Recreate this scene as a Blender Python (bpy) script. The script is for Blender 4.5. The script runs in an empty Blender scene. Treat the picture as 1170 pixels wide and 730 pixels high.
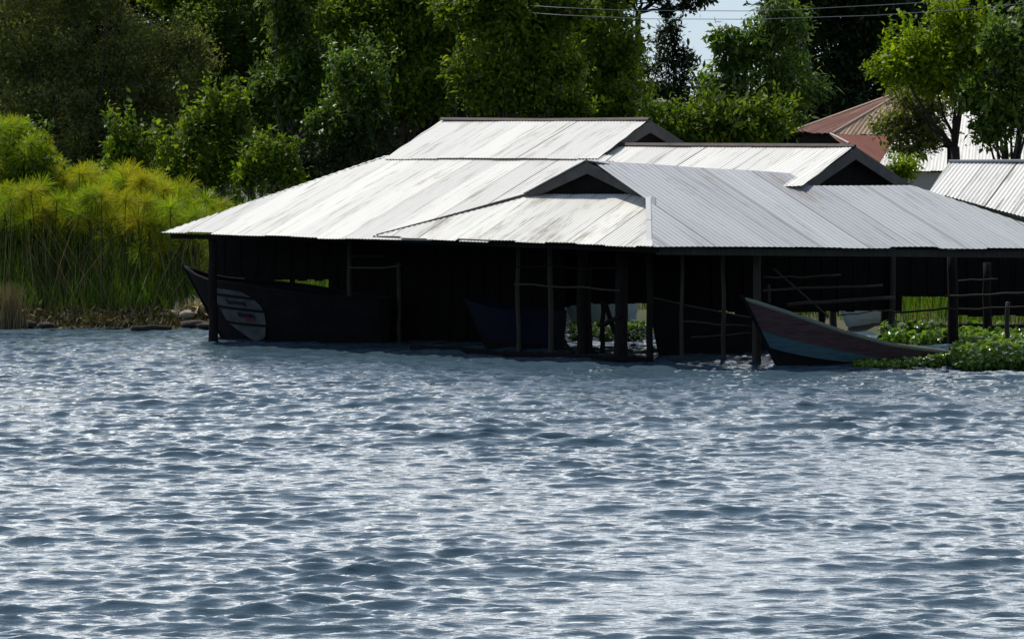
import bpy, math, random
import numpy as np
random.seed(7); rng = np.random.default_rng(11)
S = bpy.context.scene; C = S.collection
# ------------------------------------------------------------------ camera geometry (used to survey positions)
F = 4000.0; H = 4.2; PIT = math.atan(228/F); cp, sp = math.cos(PIT), math.sin(PIT)
CAM = np.array([0, 0, H])
def ray(x, y):
    a = (x-585)/F; b = (365-y)/F
    return np.array([a, cp+b*sp, -sp+b*cp])
def atz(x, y, z): d = ray(x, y); return CAM+d*(z-H)/d[2]
def aty(x, y, Y): d = ray(x, y); return CAM+d*Y/d[1]
def onpl(x, y, P, n): d = ray(x, y); return CAM+d*(np.dot(P-CAM, n)/np.dot(d, n))
def nrm(v): v = np.asarray(v, float); return v/np.linalg.norm(v)
Z = np.array([0, 0, 1.0])

# ------------------------------------------------------------------ materials
def newmat(name):
    m = bpy.data.materials.new(name); m.use_nodes = True
    nt = m.node_tree; nt.nodes.clear()
    out = nt.nodes.new('ShaderNodeOutputMaterial')
    return m, nt, out
def N(nt, typ, **kw):
    n = nt.nodes.new(typ)
    for k, v in kw.items():
        if k in n.inputs.keys(): n.inputs[k].default_value = v
        else: setattr(n, k, v)
    return n
def ramp(nt, fac, stops):
    r = nt.nodes.new('ShaderNodeValToRGB'); e = r.color_ramp.elements
    while len(e) < len(stops): e.new(0.5)
    for i, (p, c) in enumerate(stops):
        e[i].position = p; e[i].color = (*c, 1) if len(c) == 3 else c
    nt.links.new(fac, r.inputs['Fac']); return r
def mixc(nt, fac, a, b, mode='MIX'):
    m = nt.nodes.new('ShaderNodeMix'); m.data_type = 'RGBA'; m.blend_type = mode
    for sock, v in ((m.inputs[0], fac), (m.inputs[6], a), (m.inputs[7], b)):
        if hasattr(v, 'is_linked'): nt.links.new(v, sock)
        else: sock.default_value = v if not isinstance(v, tuple) else (*v, 1)
    return m.outputs[2]
def plain(name, col, rough=0.8, var=0.35, scale=6.0, stretch=(1, 1, 1), col2=None, spec=0.3, bump=0.0, metal=0):
    m, nt, out = newmat(name)
    tc = N(nt, 'ShaderNodeTexCoord'); mp = N(nt, 'ShaderNodeMapping'); mp.inputs['Scale'].default_value = stretch
    nt.links.new(tc.outputs['Object'], mp.inputs['Vector'])
    no = N(nt, 'ShaderNodeTexNoise', Scale=scale, Detail=6.0, Roughness=0.65); nt.links.new(mp.outputs[0], no.inputs['Vector'])
    c2 = col2 or tuple(c*(1-var) for c in col)
    r = ramp(nt, no.outputs['Fac'], [(0.3, c2), (0.7, col)])
    b = N(nt, 'ShaderNodeBsdfPrincipled', Roughness=rough, Metallic=metal); b.inputs['Specular IOR Level'].default_value = spec
    nt.links.new(r.outputs[0], b.inputs['Base Color']); nt.links.new(b.outputs[0], out.inputs[0])
    if bump:
        bp = N(nt, 'ShaderNodeBump', Strength=bump, Distance=0.03); nt.links.new(no.outputs['Fac'], bp.inputs['Height']); nt.links.new(bp.outputs[0], b.inputs['Normal'])
    return m
def leafmat(name, cols, trans=0.4, rough=0.5, spec=0.2, alt=None):
    m, nt, out = newmat(name)
    g = N(nt, 'ShaderNodeNewGeometry')
    k = len(cols); r = ramp(nt, g.outputs['Random Per Island'], [(i/max(1, k-1), c) for i, c in enumerate(cols)])
    tc = N(nt, 'ShaderNodeTexCoord'); no = N(nt, 'ShaderNodeTexNoise', Scale=1.1, Detail=3.0); nt.links.new(tc.outputs['Object'], no.inputs['Vector'])
    r2 = ramp(nt, no.outputs['Fac'], [(0.32, (0.62, 0.62, 0.62)), (0.68, (1.25, 1.2, 1.0))])
    c = mixc(nt, 1.0, r.outputs[0], r2.outputs[0], 'MULTIPLY')
    if alt:
        n4 = N(nt, 'ShaderNodeTexNoise', Scale=0.85, Detail=2.0); m4 = N(nt, 'ShaderNodeMapping'); m4.inputs['Location'].default_value = (3, 7, 1)
        nt.links.new(tc.outputs['Object'], m4.inputs[0]); nt.links.new(m4.outputs[0], n4.inputs['Vector'])
        r4 = ramp(nt, n4.outputs['Fac'], [(0.48, (0, 0, 0)), (0.62, (0.6, 0.6, 0.6))]); c = mixc(nt, r4.outputs[0], c, alt)
    b = N(nt, 'ShaderNodeBsdfPrincipled', Roughness=rough); b.inputs['Specular IOR Level'].default_value = spec
    t = N(nt, 'ShaderNodeBsdfTranslucent'); nt.links.new(c, b.inputs['Base Color'])
    c3 = mixc(nt, 1.0, c, (1.25, 1.25, 0.5), 'MULTIPLY'); nt.links.new(c3, t.inputs['Color'])
    mx = N(nt, 'ShaderNodeMixShader'); mx.inputs[0].default_value = trans
    nt.links.new(b.outputs[0], mx.inputs[1]); nt.links.new(t.outputs[0], mx.inputs[2]); nt.links.new(mx.outputs[0], out.inputs[0])
    return m
def tinmat(name, base, dark, stain, stain_amt, line=0.5, rough=0.5, sheet=0.66, rust=None, metal=0.0):
    """Weathered corrugated sheet: tone per sheet, thin dirty line at each lap, streaks and stains running down the slope (UV in metres)."""
    m, nt, out = newmat(name); L = nt.links.new
    uv = N(nt, 'ShaderNodeUVMap'); sx = N(nt, 'ShaderNodeSeparateXYZ'); L(uv.outputs[0], sx.inputs[0])
    dv = N(nt, 'ShaderNodeMath', operation='DIVIDE'); L(sx.outputs[0], dv.inputs[0]); dv.inputs[1].default_value = sheet
    fl = N(nt, 'ShaderNodeMath', operation='FLOOR'); L(dv.outputs[0], fl.inputs[0])
    fr = N(nt, 'ShaderNodeMath', operation='FRACT'); L(dv.outputs[0], fr.inputs[0])
    wn = N(nt, 'ShaderNodeTexWhiteNoise', noise_dimensions='1D'); L(fl.outputs[0], wn.inputs['W'])
    tone = ramp(nt, wn.outputs['Value'], [(0, (0.86, 0.86, 0.87)), (1, (1.06, 1.06, 1.05))])
    mp = N(nt, 'ShaderNodeMapping'); mp.inputs['Scale'].default_value = (9, 0.55, 1); L(uv.outputs[0], mp.inputs[0])
    n1 = N(nt, 'ShaderNodeTexNoise', Scale=1.0, Detail=7.0, Roughness=0.7); L(mp.outputs[0], n1.inputs['Vector'])
    r1 = ramp(nt, n1.outputs['Fac'], [(0.33, dark), (0.46, base), (0.75, tuple(min(0.9, c*1.08) for c in base))])
    mp2 = N(nt, 'ShaderNodeMapping'); mp2.inputs['Scale'].default_value = (1.6, 0.35, 1); L(uv.outputs[0], mp2.inputs[0])
    n2 = N(nt, 'ShaderNodeTexNoise', Scale=1.0, Detail=8.0, Roughness=0.72); L(mp2.outputs[0], n2.inputs['Vector'])
    r2 = ramp(nt, n2.outputs['Fac'], [(0.66-stain_amt*0.3, (0, 0, 0)), (0.78-stain_amt*0.25, (1, 1, 1))])
    c = mixc(nt, r2.outputs[0], r1.outputs[0], stain)
    c = mixc(nt, 1.0, c, tone.outputs[0], 'MULTIPLY')
    # lap line
    wn2 = N(nt, 'ShaderNodeTexWhiteNoise', noise_dimensions='1D')
    a2 = N(nt, 'ShaderNodeMath', operation='ADD'); L(fl.outputs[0], a2.inputs[0]); a2.inputs[1].default_value = 57.3; L(a2.outputs[0], wn2.inputs['W'])
    lt = N(nt, 'ShaderNodeMath', operation='LESS_THAN'); L(fr.outputs[0], lt.inputs[0]); lt.inputs[1].default_value = 0.05
    ml = N(nt, 'ShaderNodeMath', operation='MULTIPLY'); L(lt.outputs[0], ml.inputs[0]); L(wn2.outputs['Value'], ml.inputs[1])
    ml2 = N(nt, 'ShaderNodeMath', operation='MULTIPLY'); L(ml.outputs[0], ml2.inputs[0]); ml2.inputs[1].default_value = line
    c = mixc(nt, ml2.outputs[0], c, (0.10, 0.09, 0.08))
    if rust:
        n3 = N(nt, 'ShaderNodeTexNoise', Scale=0.8, Detail=8.0, Roughness=0.7); L(uv.outputs[0], n3.inputs['Vector'])
        r3 = ramp(nt, n3.outputs['Fac'], [(0.60, (0, 0, 0)), (0.75, (0.7, 0.7, 0.7))]); c = mixc(nt, r3.outputs[0], c, rust)
    b = N(nt, 'ShaderNodeBsdfPrincipled', Roughness=rough, Metallic=metal); b.inputs['Specular IOR Level'].default_value = 0.25
    L(c, b.inputs['Base Color']); L(b.outputs[0], out.inputs[0])
    return m

M = {}
M['tin_white'] = tinmat('whitened_tin', (0.57, 0.55, 0.495), (0.29, 0.265, 0.22), (0.32, 0.265, 0.20), 0.27, 1.0)
M['tin_stained'] = tinmat('stained_tin', (0.57, 0.55, 0.49), (0.26, 0.28, 0.24), (0.17, 0.13, 0.09), 0.44, 1.0)
M['tin_grey'] = tinmat('grey_tin', (0.28, 0.288, 0.295), (0.18, 0.187, 0.192), (0.19, 0.165, 0.14), 0.28, 0.75, rough=0.55)  # greyer galvanised sheets; the tone also carries this face's weaker light
M['tin_flash'] = tinmat('flashing_tin', (0.24, 0.245, 0.25), (0.17, 0.18, 0.19), (0.18, 0.18, 0.17), 0.3, 0.0)
M['tin_rust'] = tinmat('rusty_tin', (0.085, 0.023, 0.012), (0.04, 0.014, 0.009), (0.26, 0.17, 0.11), 0.36, 0.5, rough=0.8)
M['tin_rust_pale'] = tinmat('rusty_pale_tin', (0.30, 0.21, 0.14), (0.11, 0.036, 0.020), (0.12, 0.036, 0.02), 0.52, 0.4, rough=0.8)
M['tin_red'] = tinmat('red_tin', (0.125, 0.030, 0.014), (0.08, 0.022, 0.012), (0.10, 0.035, 0.022), 0.25, 0.3, rough=0.8)
M['ridge'] = plain('rusted_ridge_cap', (0.085, 0.058, 0.047), 0.8, scale=4, col2=(0.03, 0.025, 0.022))
M['wood_dark'] = plain('dark_wood', (0.016, 0.0135, 0.012), 0.9, 0.5, 3, (8, 8, 1), spec=0.05)  # one very dark wood tone for posts, boards and plates
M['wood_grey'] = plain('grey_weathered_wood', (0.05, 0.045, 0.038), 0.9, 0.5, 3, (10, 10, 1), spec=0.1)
M['wood_black'] = plain('shade_black_wood', (0.012, 0.0105, 0.010), 0.95, 0.5, 3, (8, 8, 1), spec=0.02)  # near-black stands in for deep shade inside and in the gable vents
M['board'] = plain('barge_board', (0.085, 0.08, 0.075), 0.85, 0.45, 3, (1, 1, 1), spec=0.1)
M['bark'] = plain('bark', (0.055, 0.042, 0.03), 0.95, 0.5, 9, (1, 1, 0.3), bump=0.5)
M['bark_black'] = plain('dark_bark', (0.022, 0.018, 0.016), 0.95, 0.5, 9, (1, 1, 0.3), bump=0.5)
M['olive'] = leafmat('dull_olive_leaves', [(0.06, 0.085, 0.032), (0.12, 0.145, 0.048), (0.21, 0.22, 0.10), (0.095, 0.145, 0.032)], 0.48, 0.6, 0.15)
M['green'] = leafmat('green_leaves', [(0.034, 0.078, 0.010), (0.07, 0.13, 0.012), (0.115, 0.175, 0.015), (0.17, 0.22, 0.018)], 0.5)
M['glossgreen'] = leafmat('glossy_green_leaves', [(0.030, 0.068, 0.015), (0.066, 0.125, 0.022), (0.13, 0.20, 0.035)], 0.5, 0.42, 0.3)
M['lime'] = leafmat('lime_leaves', [(0.08, 0.15, 0.006), (0.14, 0.22, 0.008), (0.20, 0.27, 0.010), (0.07, 0.13, 0.008)], 0.55)
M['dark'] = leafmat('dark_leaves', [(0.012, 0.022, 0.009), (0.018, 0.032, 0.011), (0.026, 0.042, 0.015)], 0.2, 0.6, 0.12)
M['papyrus'] = leafmat('papyrus_umbels', [(0.11, 0.23, 0.010), (0.16, 0.26, 0.011), (0.26, 0.27, 0.014), (0.13, 0.25, 0.010)], 0.55, 0.6, 0.2, alt=(0.34, 0.27, 0.016))
M['reed'] = leafmat('reed_blades', [(0.030, 0.085, 0.009), (0.060, 0.14, 0.011), (0.10, 0.18, 0.016), (0.16, 0.17, 0.045)], 0.45, 0.55, 0.25)
M['stalk'] = leafmat('papyrus_stalk_green', [(0.018, 0.035, 0.008), (0.03, 0.055, 0.010), (0.05, 0.06, 0.02)], 0.1, 0.5, 0.2)
M['drystalk'] = leafmat('dry_stalks', [(0.11, 0.085, 0.05), (0.20, 0.16, 0.095), (0.06, 0.045, 0.03)], 0.15, 0.8, 0.1)
M['hyacinth'] = leafmat('hyacinth_leaves', [(0.07, 0.15, 0.015), (0.10, 0.20, 0.02), (0.16, 0.25, 0.04), (0.06, 0.12, 0.014)], 0.45, 0.25, 0.6)
M['debris'] = leafmat('shore_litter', [(0.05, 0.035, 0.022), (0.10, 0.075, 0.045), (0.07, 0.085, 0.025), (0.17, 0.14, 0.09), (0.025, 0.018, 0.013), (0.09, 0.11, 0.03)], 0.1, 0.8, 0.15)
M['straw'] = leafmat('bleached_straw', [(0.36, 0.31, 0.21), (0.50, 0.43, 0.31), (0.22, 0.17, 0.10)], 0.15, 0.8, 0.1)
M['stone'] = plain('pale_stone', (0.30, 0.25, 0.18), 0.9, 0.45, 5, bump=0.6)
M['stone_dark'] = plain('dark_stone', (0.038, 0.029, 0.022), 0.9, 0.5, 5, bump=0.6)
M['plaster'] = plain('white_plaster', (0.45, 0.44, 0.42), 0.9, 0.12, 1.2)
M['soil'] = plain('shore_soil', (0.075, 0.058, 0.036), 0.95, 0.5, 0.9, col2=(0.035, 0.05, 0.016), bump=0.4)
M['red_paint'] = plain('faded_red_paint', (0.078, 0.043, 0.046), 0.85, 0.45, 5, (0.6, 1, 4), col2=(0.030, 0.020, 0.021), spec=0.15)
M['teal_paint'] = plain('faded_teal_paint', (0.048, 0.098, 0.112), 0.85, 0.4, 5, (0.6, 1, 4), col2=(0.022, 0.052, 0.066), spec=0.15)
M['green_rail'] = plain('worn_green_rail', (0.13, 0.165, 0.13), 0.8, 0.4, 2.0, col2=(0.12, 0.09, 0.065), spec=0.2)
M['hull_black'] = plain('tarred_hull', (0.010, 0.0095, 0.010), 0.8, 0.5, 3, spec=0.05)
M['hull_pale'] = plain('pale_paint', (0.075, 0.085, 0.088), 0.85, 0.65, 4, spec=0.1)
M['hull_greywhite'] = plain('grey_white_paint', (0.30, 0.34, 0.34), 0.8, 0.3, 3, spec=0.1)
M['hull_white'] = plain('white_paint', (0.72, 0.72, 0.70), 0.7, 0.2, 3)
M['hull_blue'] = plain('dark_blue_paint', (0.005, 0.006, 0.016), 0.8, 0.3, 3, spec=0.1)
M['mark_dark'] = plain('dark_lettering_paint', (0.016, 0.014, 0.022), 0.8, 0.2, 3, spec=0.1)
M['mark_red'] = plain('red_lettering_paint', (0.11, 0.03, 0.03), 0.8, 0.2, 3, spec=0.1)
M['wire'] = plain('cable', (0.12, 0.125, 0.13), 0.5, 0.1, 2)

# ------------------------------------------------------------------ mesh helpers
def tag(o, label=None, cat=None, group=None, kind=None):
    if label: o['label'] = label
    if cat: o['category'] = cat
    if group: o['group'] = group
    if kind: o['kind'] = kind
    return o
def empty(name, loc, label, cat, group=None):
    o = bpy.data.objects.new(name, None); C.objects.link(o); o.location = loc; o.empty_display_size = 0.2
    return tag(o, label, cat, group)
def link(name, me, mat, parent=None, smooth=False):
    o = bpy.data.objects.new(name, me); C.objects.link(o)
    for m in (mat if isinstance(mat, (list, tuple)) else [mat]): me.materials.append(m)
    if parent is not None:
        o.parent = parent
        off = np.array(parent.location)
        p = parent.parent
        while p is not None: off = off+np.array(p.location); p = p.parent
        n = len(me.vertices); co = np.empty(n*3, np.float32); me.vertices.foreach_get('co', co)
        co = co.reshape(-1, 3)-off.astype(np.float32); me.vertices.foreach_set('co', co.ravel())
    if smooth: me.polygons.foreach_set('use_smooth', np.ones(len(me.polygons), bool))
    me.update(); return o
def npmesh(name, V, Q, mat, parent=None, smooth=False, uv=None):
    """fast mesh: V (n,3), Q (m,k) all faces with k corners"""
    V = np.ascontiguousarray(V, np.float32); Q = np.ascontiguousarray(Q, np.int32); k = Q.shape[1]
    me = bpy.data.meshes.new(name); me.vertices.add(len(V)); me.vertices.foreach_set('co', V.ravel())
    me.loops.add(Q.size); me.loops.foreach_set('vertex_index', Q.ravel())
    me.polygons.add(len(Q)); me.polygons.foreach_set('loop_start', np.arange(len(Q), dtype=np.int32)*k)
    me.polygons.foreach_set('loop_total', np.full(len(Q), k, np.int32))
    if uv is not None:
        l = me.uv_layers.new(name='UVMap'); l.data.foreach_set('uv', np.ascontiguousarray(uv[Q.ravel()], np.float32).ravel())
    me.update(calc_edges=True)
    return link(name, me, mat, parent, smooth)
class MB:
    def __init__(s): s.v = []; s.f = []
    def poly(s, pts): b = len(s.v); s.v += [tuple(p) for p in pts]; s.f.append(tuple(range(b, b+len(pts))))
    def hexa(s, a, b):
        """a, b: bottom and top rings of 4"""
        k = len(s.v); s.v += [tuple(p) for p in a]+[tuple(p) for p in b]
        s.f += [(k+3, k+2, k+1, k), (k+4, k+5, k+6, k+7)]+[(k+i, k+(i+1) % 4, k+4+(i+1) % 4, k+4+i) for i in range(4)]
    def box(s, c, x, y, z):
        c, x, y, z = map(np.asarray, (c, x, y, z))
        s.hexa([c-x-y-z, c+x-y-z, c+x+y-z, c-x+y-z], [c-x-y+z, c+x-y+z, c+x+y+z, c-x+y+z])
    def slab(s, pts, off):
        """prism: polygon pts extruded by vector off"""
        k = len(s.v); n = len(pts); off = np.asarray(off); s.v += [tuple(p) for p in pts]+[tuple(np.asarray(p)+off) for p in pts]
        s.f += [tuple(range(k+n-1, k-1, -1)), tuple(range(k+n, k+2*n))]+[(k+i, k+(i+1) % n, k+n+(i+1) % n, k+n+i) for i in range(n)]
    def beam(s, a, b, w, h):
        a, b = np.asarray(a, float), np.asarray(b, float); d = nrm(b-a)
        up = Z if abs(d[2]) < .9 else np.array([0, 1.0, 0]); x = nrm(np.cross(d, up)); y = np.cross(x, d)
        s.box((a+b)/2, d*np.linalg.norm(b-a)/2, x*w/2, y*h/2)
    def tube(s, pts, rad, n=7, cap=True):
        pts = [np.asarray(p, float) for p in pts]; rad = rad if hasattr(rad, '__len__') else [rad]*len(pts); k0 = len(s.v); x = None
        for i, p in enumerate(pts):
            d = nrm(pts[min(i+1, len(pts)-1)]-pts[max(i-1, 0)])
            if x is None: x = nrm(np.cross(d, [0.3, 1, 0.2]))
            x = nrm(x-d*np.dot(x, d)); y = np.cross(d, x)
            for j in range(n):
                a = 2*math.pi*j/n; s.v.append(tuple(p+rad[i]*(x*math.cos(a)+y*math.sin(a))))
        for i in range(len(pts)-1):
            for j in range(n): s.f.append((k0+i*n+j, k0+i*n+(j+1) % n, k0+(i+1)*n+(j+1) % n, k0+(i+1)*n+j))
        if cap: s.f.append(tuple(k0+j for j in range(n-1, -1, -1))); k = k0+(len(pts)-1)*n; s.f.append(tuple(k+j for j in range(n)))
    def build(s, name, mat, parent=None, smooth=False):
        me = bpy.data.meshes.new(name); me.from_pydata(s.v, [], s.f); me.validate(); return link(name, me, mat, parent, smooth)
def wob(a, b, n, amp):
    """a crooked pole from a to b"""
    a, b = np.asarray(a, float), np.asarray(b, float); L = np.linalg.norm(b-a)
    return [a+(b-a)*i/n+(rng.normal(0, amp, 3)*min(1, 4*(i/n)*(1-i/n)) if 0 < i < n else 0) for i in range(n+1)]

# ------------------------------------------------------------------ world, sun
SUN_EL, SUN_AZ = math.radians(57), math.radians(-46)   # azimuth measured from +Y, negative = left
W = bpy.data.worlds.new('World'); S.world = W; W.use_nodes = True
nt = W.node_tree; bg = nt.nodes['Background']; bg.inputs['Strength'].default_value = 0.12
sky = nt.nodes.new('ShaderNodeTexSky'); sky.sky_type = 'NISHITA'; sky.sun_disc = False
sky.sun_elevation = SUN_EL; sky.sun_rotation = SUN_AZ; sky.air_density = 1.0; sky.dust_density = 0.6; sky.altitude = 1100
tc = nt.nodes.new('ShaderNodeTexCoord'); mp = nt.nodes.new('ShaderNodeMapping'); mp.inputs['Scale'].default_value = (1, 1, 2.6)
nt.links.new(tc.outputs['Generated'], mp.inputs[0])
cn = N(nt, 'ShaderNodeTexNoise', Scale=2.1, Detail=8.0, Roughness=0.58); nt.links.new(mp.outputs[0], cn.inputs['Vector'])
cr = ramp(nt, cn.outputs['Fac'], [(0.40, (0.1, 0.1, 0.1)), (0.58, (0.95, 0.95, 0.95))])
sx = nt.nodes.new('ShaderNodeSeparateXYZ'); nt.links.new(tc.outputs['Generated'], sx.inputs[0])
er = ramp(nt, sx.outputs['Z'], [(0.05, (0, 0, 0)), (0.13, (1, 1, 1)), (0.36, (0.8, 0.8, 0.8)), (0.55, (0.1, 0.1, 0.1))])
cf = mixc(nt, 1.0, cr.outputs[0], er.outputs[0], 'MULTIPLY')
fr_ = ramp(nt, sx.outputs['Y'], [(0.0, (0.12, 0.12, 0.12)), (0.35, (1, 1, 1))])     # cloud thinned behind the camera to cut fill on shaded fronts
cf = mixc(nt, 1.0, cf, fr_.outputs[0], 'MULTIPLY')
hz_ = ramp(nt, sx.outputs['Z'], [(0.055, (0.85, 0.85, 0.85)), (0.13, (0, 0, 0))])
low = mixc(nt, hz_.outputs[0], sky.outputs[0], (3.3, 4.15, 5.0))
cm = mixc(nt, cf, low, (26.5, 26.5, 26.0))
nt.links.new(cm, bg.inputs['Color'])
sl = bpy.data.lights.new('sun', 'SUN'); sl.energy = 4.2; sl.angle = math.radians(0.53); sl.color = (1, 0.955, 0.88)
so = bpy.data.objects.new('sun', sl); C.objects.link(so)
from mathutils import Vector
sd = Vector((math.sin(SUN_AZ)*math.cos(SUN_EL), math.cos(SUN_AZ)*math.cos(SUN_EL), math.sin(SUN_EL)))
so.rotation_euler = sd.to_track_quat('Z', 'Y').to_euler(); so.location = (-20, 40, 60)

# ------------------------------------------------------------------ camera
cd = bpy.data.cameras.new('camera'); cam = bpy.data.objects.new('camera', cd); C.objects.link(cam); S.camera = cam
cam.location = (0, 0, H); cam.rotation_euler = (math.pi/2-PIT, 0, 0)
cd.sensor_width = 36; cd.lens = 36*F/1170; cd.clip_start = 0.5; cd.clip_end = 5000
S.view_settings.view_transform = 'Standard'; S.view_settings.look = 'None'; S.view_settings.exposure = 0.4; S.view_settings.gamma = 1
S.render.film_transparent = False
try:
    S.cycles.use_denoising = True; S.cycles.max_bounces = 8; S.cycles.diffuse_bounces = 3; S.cycles.transmission_bounces = 4
    S.cycles.sample_clamp_indirect = 4.0; S.cycles.caustics_reflective = False
except Exception: pass

# ------------------------------------------------------------------ ground and water
def vnoise(x, y, f, seed):
    r = np.random.default_rng(seed); s = 0*x
    for i in range(6):
        a = r.uniform(0, 6.28); k = f*r.uniform(.6, 1.8); s = s+np.sin(x*k*math.cos(a)+y*k*math.sin(a)+r.uniform(0, 6.28))
    return s/6
def shoreY(x): return np.interp(x, [-40, -11, -6, -3, 3, 8, 14, 40], [69.6, 70.6, 70.8, 73.0, 73.0, 67.8, 65.5, 64])
def groundz(x, y):
    d = y-shoreY(x)
    z = np.interp(d, [-60, -8, -1.0, 0.0, 0.6, 4, 12, 40, 300], [-3.0, -1.6, -0.35, -0.08, 0.12, 0.28, 0.45, 1.0, 1.5])
    return z+np.clip(d/6, 0, 1)*0.12*vnoise(x, y, 1.2, 5)+np.clip(1-abs(d)/4, 0, 1)*0.05*vnoise(x, y, 4, 6)
xs = np.concatenate([[-900, -400, -200, -100, -60, -40], np.arange(-28, 28.01, 0.4), [40, 60, 100, 200, 400, 900]])
ys = np.concatenate([[-900, -300, -50, 20, 50], np.arange(60, 100, 0.35), np.arange(100, 140, 2.0), [160, 200, 300, 600, 1500, 3500]])
X, Y = np.meshgrid(xs, ys)
def gridq(ny, nx):
    i = (np.arange(ny-1)[:, None]*nx+np.arange(nx-1)[None]).ravel(); return np.stack([i, i+1, i+nx+1, i+nx], 1)
tag(npmesh('ground', np.stack([X, Y, groundz(X, Y)], -1).reshape(-1, 3), gridq(len(ys), len(xs)), M['soil'], smooth=True), kind='structure')

xs = np.concatenate([[-900, -400, -150, -60, -30], np.arange(-16, 16.001, 0.05), [30, 60, 150, 400, 900]])
ys = np.concatenate([[-900, -400, -100, -30, 0, 10], np.arange(19, 46, 0.042), np.arange(46, 76.5, 0.06)])
X, Y = np.meshgrid(xs, ys); hz = np.zeros(X.shape, np.float32); dx = hz.copy(); dy = hz.copy()
inn = np.clip((16.5-abs(X))/1.5, 0, 1)*np.clip((Y-18)/2, 0, 1)
gust = 1+0.5*vnoise(X*0.45, Y*.8, 0.4, 3)+0.45*vnoise(X*.8, Y*0.7, 0.9, 4)
gust = np.clip(gust, .55, 1.2)
calm = np.interp(Y, [0, 56, 63, 70, 77], [1, 1, 0.95, 0.85, 0.6]); A = (inn*gust*calm).astype(np.float32)
r = np.random.default_rng(2)
lams = np.concatenate([np.exp(r.uniform(math.log(1.5), math.log(3.6), 16)), np.exp(r.uniform(math.log(0.75), math.log(1.5), 34)), np.exp(r.uniform(math.log(0.26), math.log(0.75), 64)), np.exp(r.uniform(math.log(0.12), math.log(0.26), 40))])
X32, Y32 = X.astype(np.float32), Y.astype(np.float32)
for lam in lams:
    k = 2*math.pi/lam
    big = lam > 0.75
    th = math.radians(-90+6+r.normal(0, 9 if lam > 1.5 else 11 if big else 19))
    slope = (0.013 if lam > 1.5 else 0.0165 if big else 0.029 if lam > 0.26 else 0.050)*r.uniform(.5, 1.5)
    a = slope/k; kx, ky = k*math.cos(th), k*math.sin(th)
    ph = kx*X32+ky*Y32+np.float32(r.uniform(0, 6.28))
    hz += a*np.cos(ph); s_ = np.sin(ph)*a*0.65; dx -= s_*math.cos(th); dy -= s_*math.sin(th)
V = np.stack([X+dx*A, Y+dy*A, hz*A], -1).reshape(-1, 3)
m, nt, out = newmat('lake_water_surface')
b = N(nt, 'ShaderNodeBsdfPrincipled', Roughness=0.07, IOR=1.333); b.inputs['Base Color'].default_value = (0.036, 0.062, 0.080, 1); b.inputs['Specular IOR Level'].default_value = 0.5
tc = N(nt, 'ShaderNodeTexCoord'); mp = N(nt, 'ShaderNodeMapping'); mp.inputs['Scale'].default_value = (0.42, 1.5, 1); nt.links.new(tc.outputs['Object'], mp.inputs[0])
n1 = N(nt, 'ShaderNodeTexNoise', Scale=7.0, Detail=4.0, Roughness=0.6); nt.links.new(mp.outputs[0], n1.inputs['Vector'])
bp = N(nt, 'ShaderNodeBump', Strength=0.85, Distance=0.022); nt.links.new(n1.outputs['Fac'], bp.inputs['Height']); nt.links.new(bp.outputs[0], b.inputs['Normal'])
nt.links.new(b.outputs[0], out.inputs[0])
tag(npmesh('water', V, gridq(len(ys), len(xs)), m, smooth=True), kind='structure')
del X, Y, X32, Y32, hz, dx, dy, V

# ------------------------------------------------------------------ corrugated roofs
def corr(name, pts, cdir, mat, parent, pitch=0.076, amp=0.0062, seed=0, ragged=0.03, rows=10, nface=None, seg=6):
    """corrugated sheet filling the planar polygon pts; corrugations run along cdir (down-slope)"""
    pts = [np.asarray(p, float) for p in pts]
    n = nrm(nface) if nface is not None else nrm(sum(np.cross(pts[i]-pts[0], pts[(i+1) % len(pts)]-pts[0]) for i in range(1, len(pts)-1)))
    if n[2] < 0: n = -n
    d = nrm(np.asarray(cdir)-n*np.dot(cdir, n)); s = np.cross(n, d); o = pts[0]
    P = np.array([[np.dot(p-o, s), np.dot(p-o, d)] for p in pts])
    s0, s1 = P[:, 0].min()+.002, P[:, 0].max()-.002
    ns = int((s1-s0)/(pitch/seg)); ss = np.linspace(s0, s1, ns)
    lo = np.full(ns, 1e9); hi = np.full(ns, -1e9)
    for i in range(len(P)):
        a, b = P[i], P[(i+1) % len(P)]
        if abs(a[0]-b[0]) < 1e-6: continue
        t = (ss-a[0])/(b[0]-a[0]); ok = (t >= -1e-6) & (t <= 1+1e-6); rr = a[1]+t*(b[1]-a[1])
        lo[ok] = np.minimum(lo[ok], rr[ok]); hi[ok] = np.maximum(hi[ok], rr[ok])
    r = np.random.default_rng(seed+100); sheet = np.floor(ss/0.66).astype(int); sheet -= sheet.min()
    jit = r.normal(0, ragged, sheet.max()+1); hi = hi+np.clip(jit[sheet], -2*ragged, 2*ragged)
    lift = r.uniform(0, 0.008, sheet.max()+1)[sheet]
    t = np.linspace(0, 1, rows+1)[:, None]; R = lo[None]+(hi-lo)[None]*t; SS = np.broadcast_to(ss[None], R.shape)
    wv = 0.012*vnoise(SS*0.8, R, 1.4, seed+1)+0.006*vnoise(SS*2, R*3, 2.0, seed+2)
    off = amp*np.sin(2*math.pi*SS/pitch)+lift[None]+wv
    V = o+SS[..., None]*s+R[..., None]*d+off[..., None]*n
    uv = np.stack([SS+seed*7.31, R+seed*3.7], -1).reshape(-1, 2)
    return npmesh(name, V.reshape(-1, 3), gridq(rows+1, ns), mat, parent, smooth=True, uv=uv)

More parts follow.
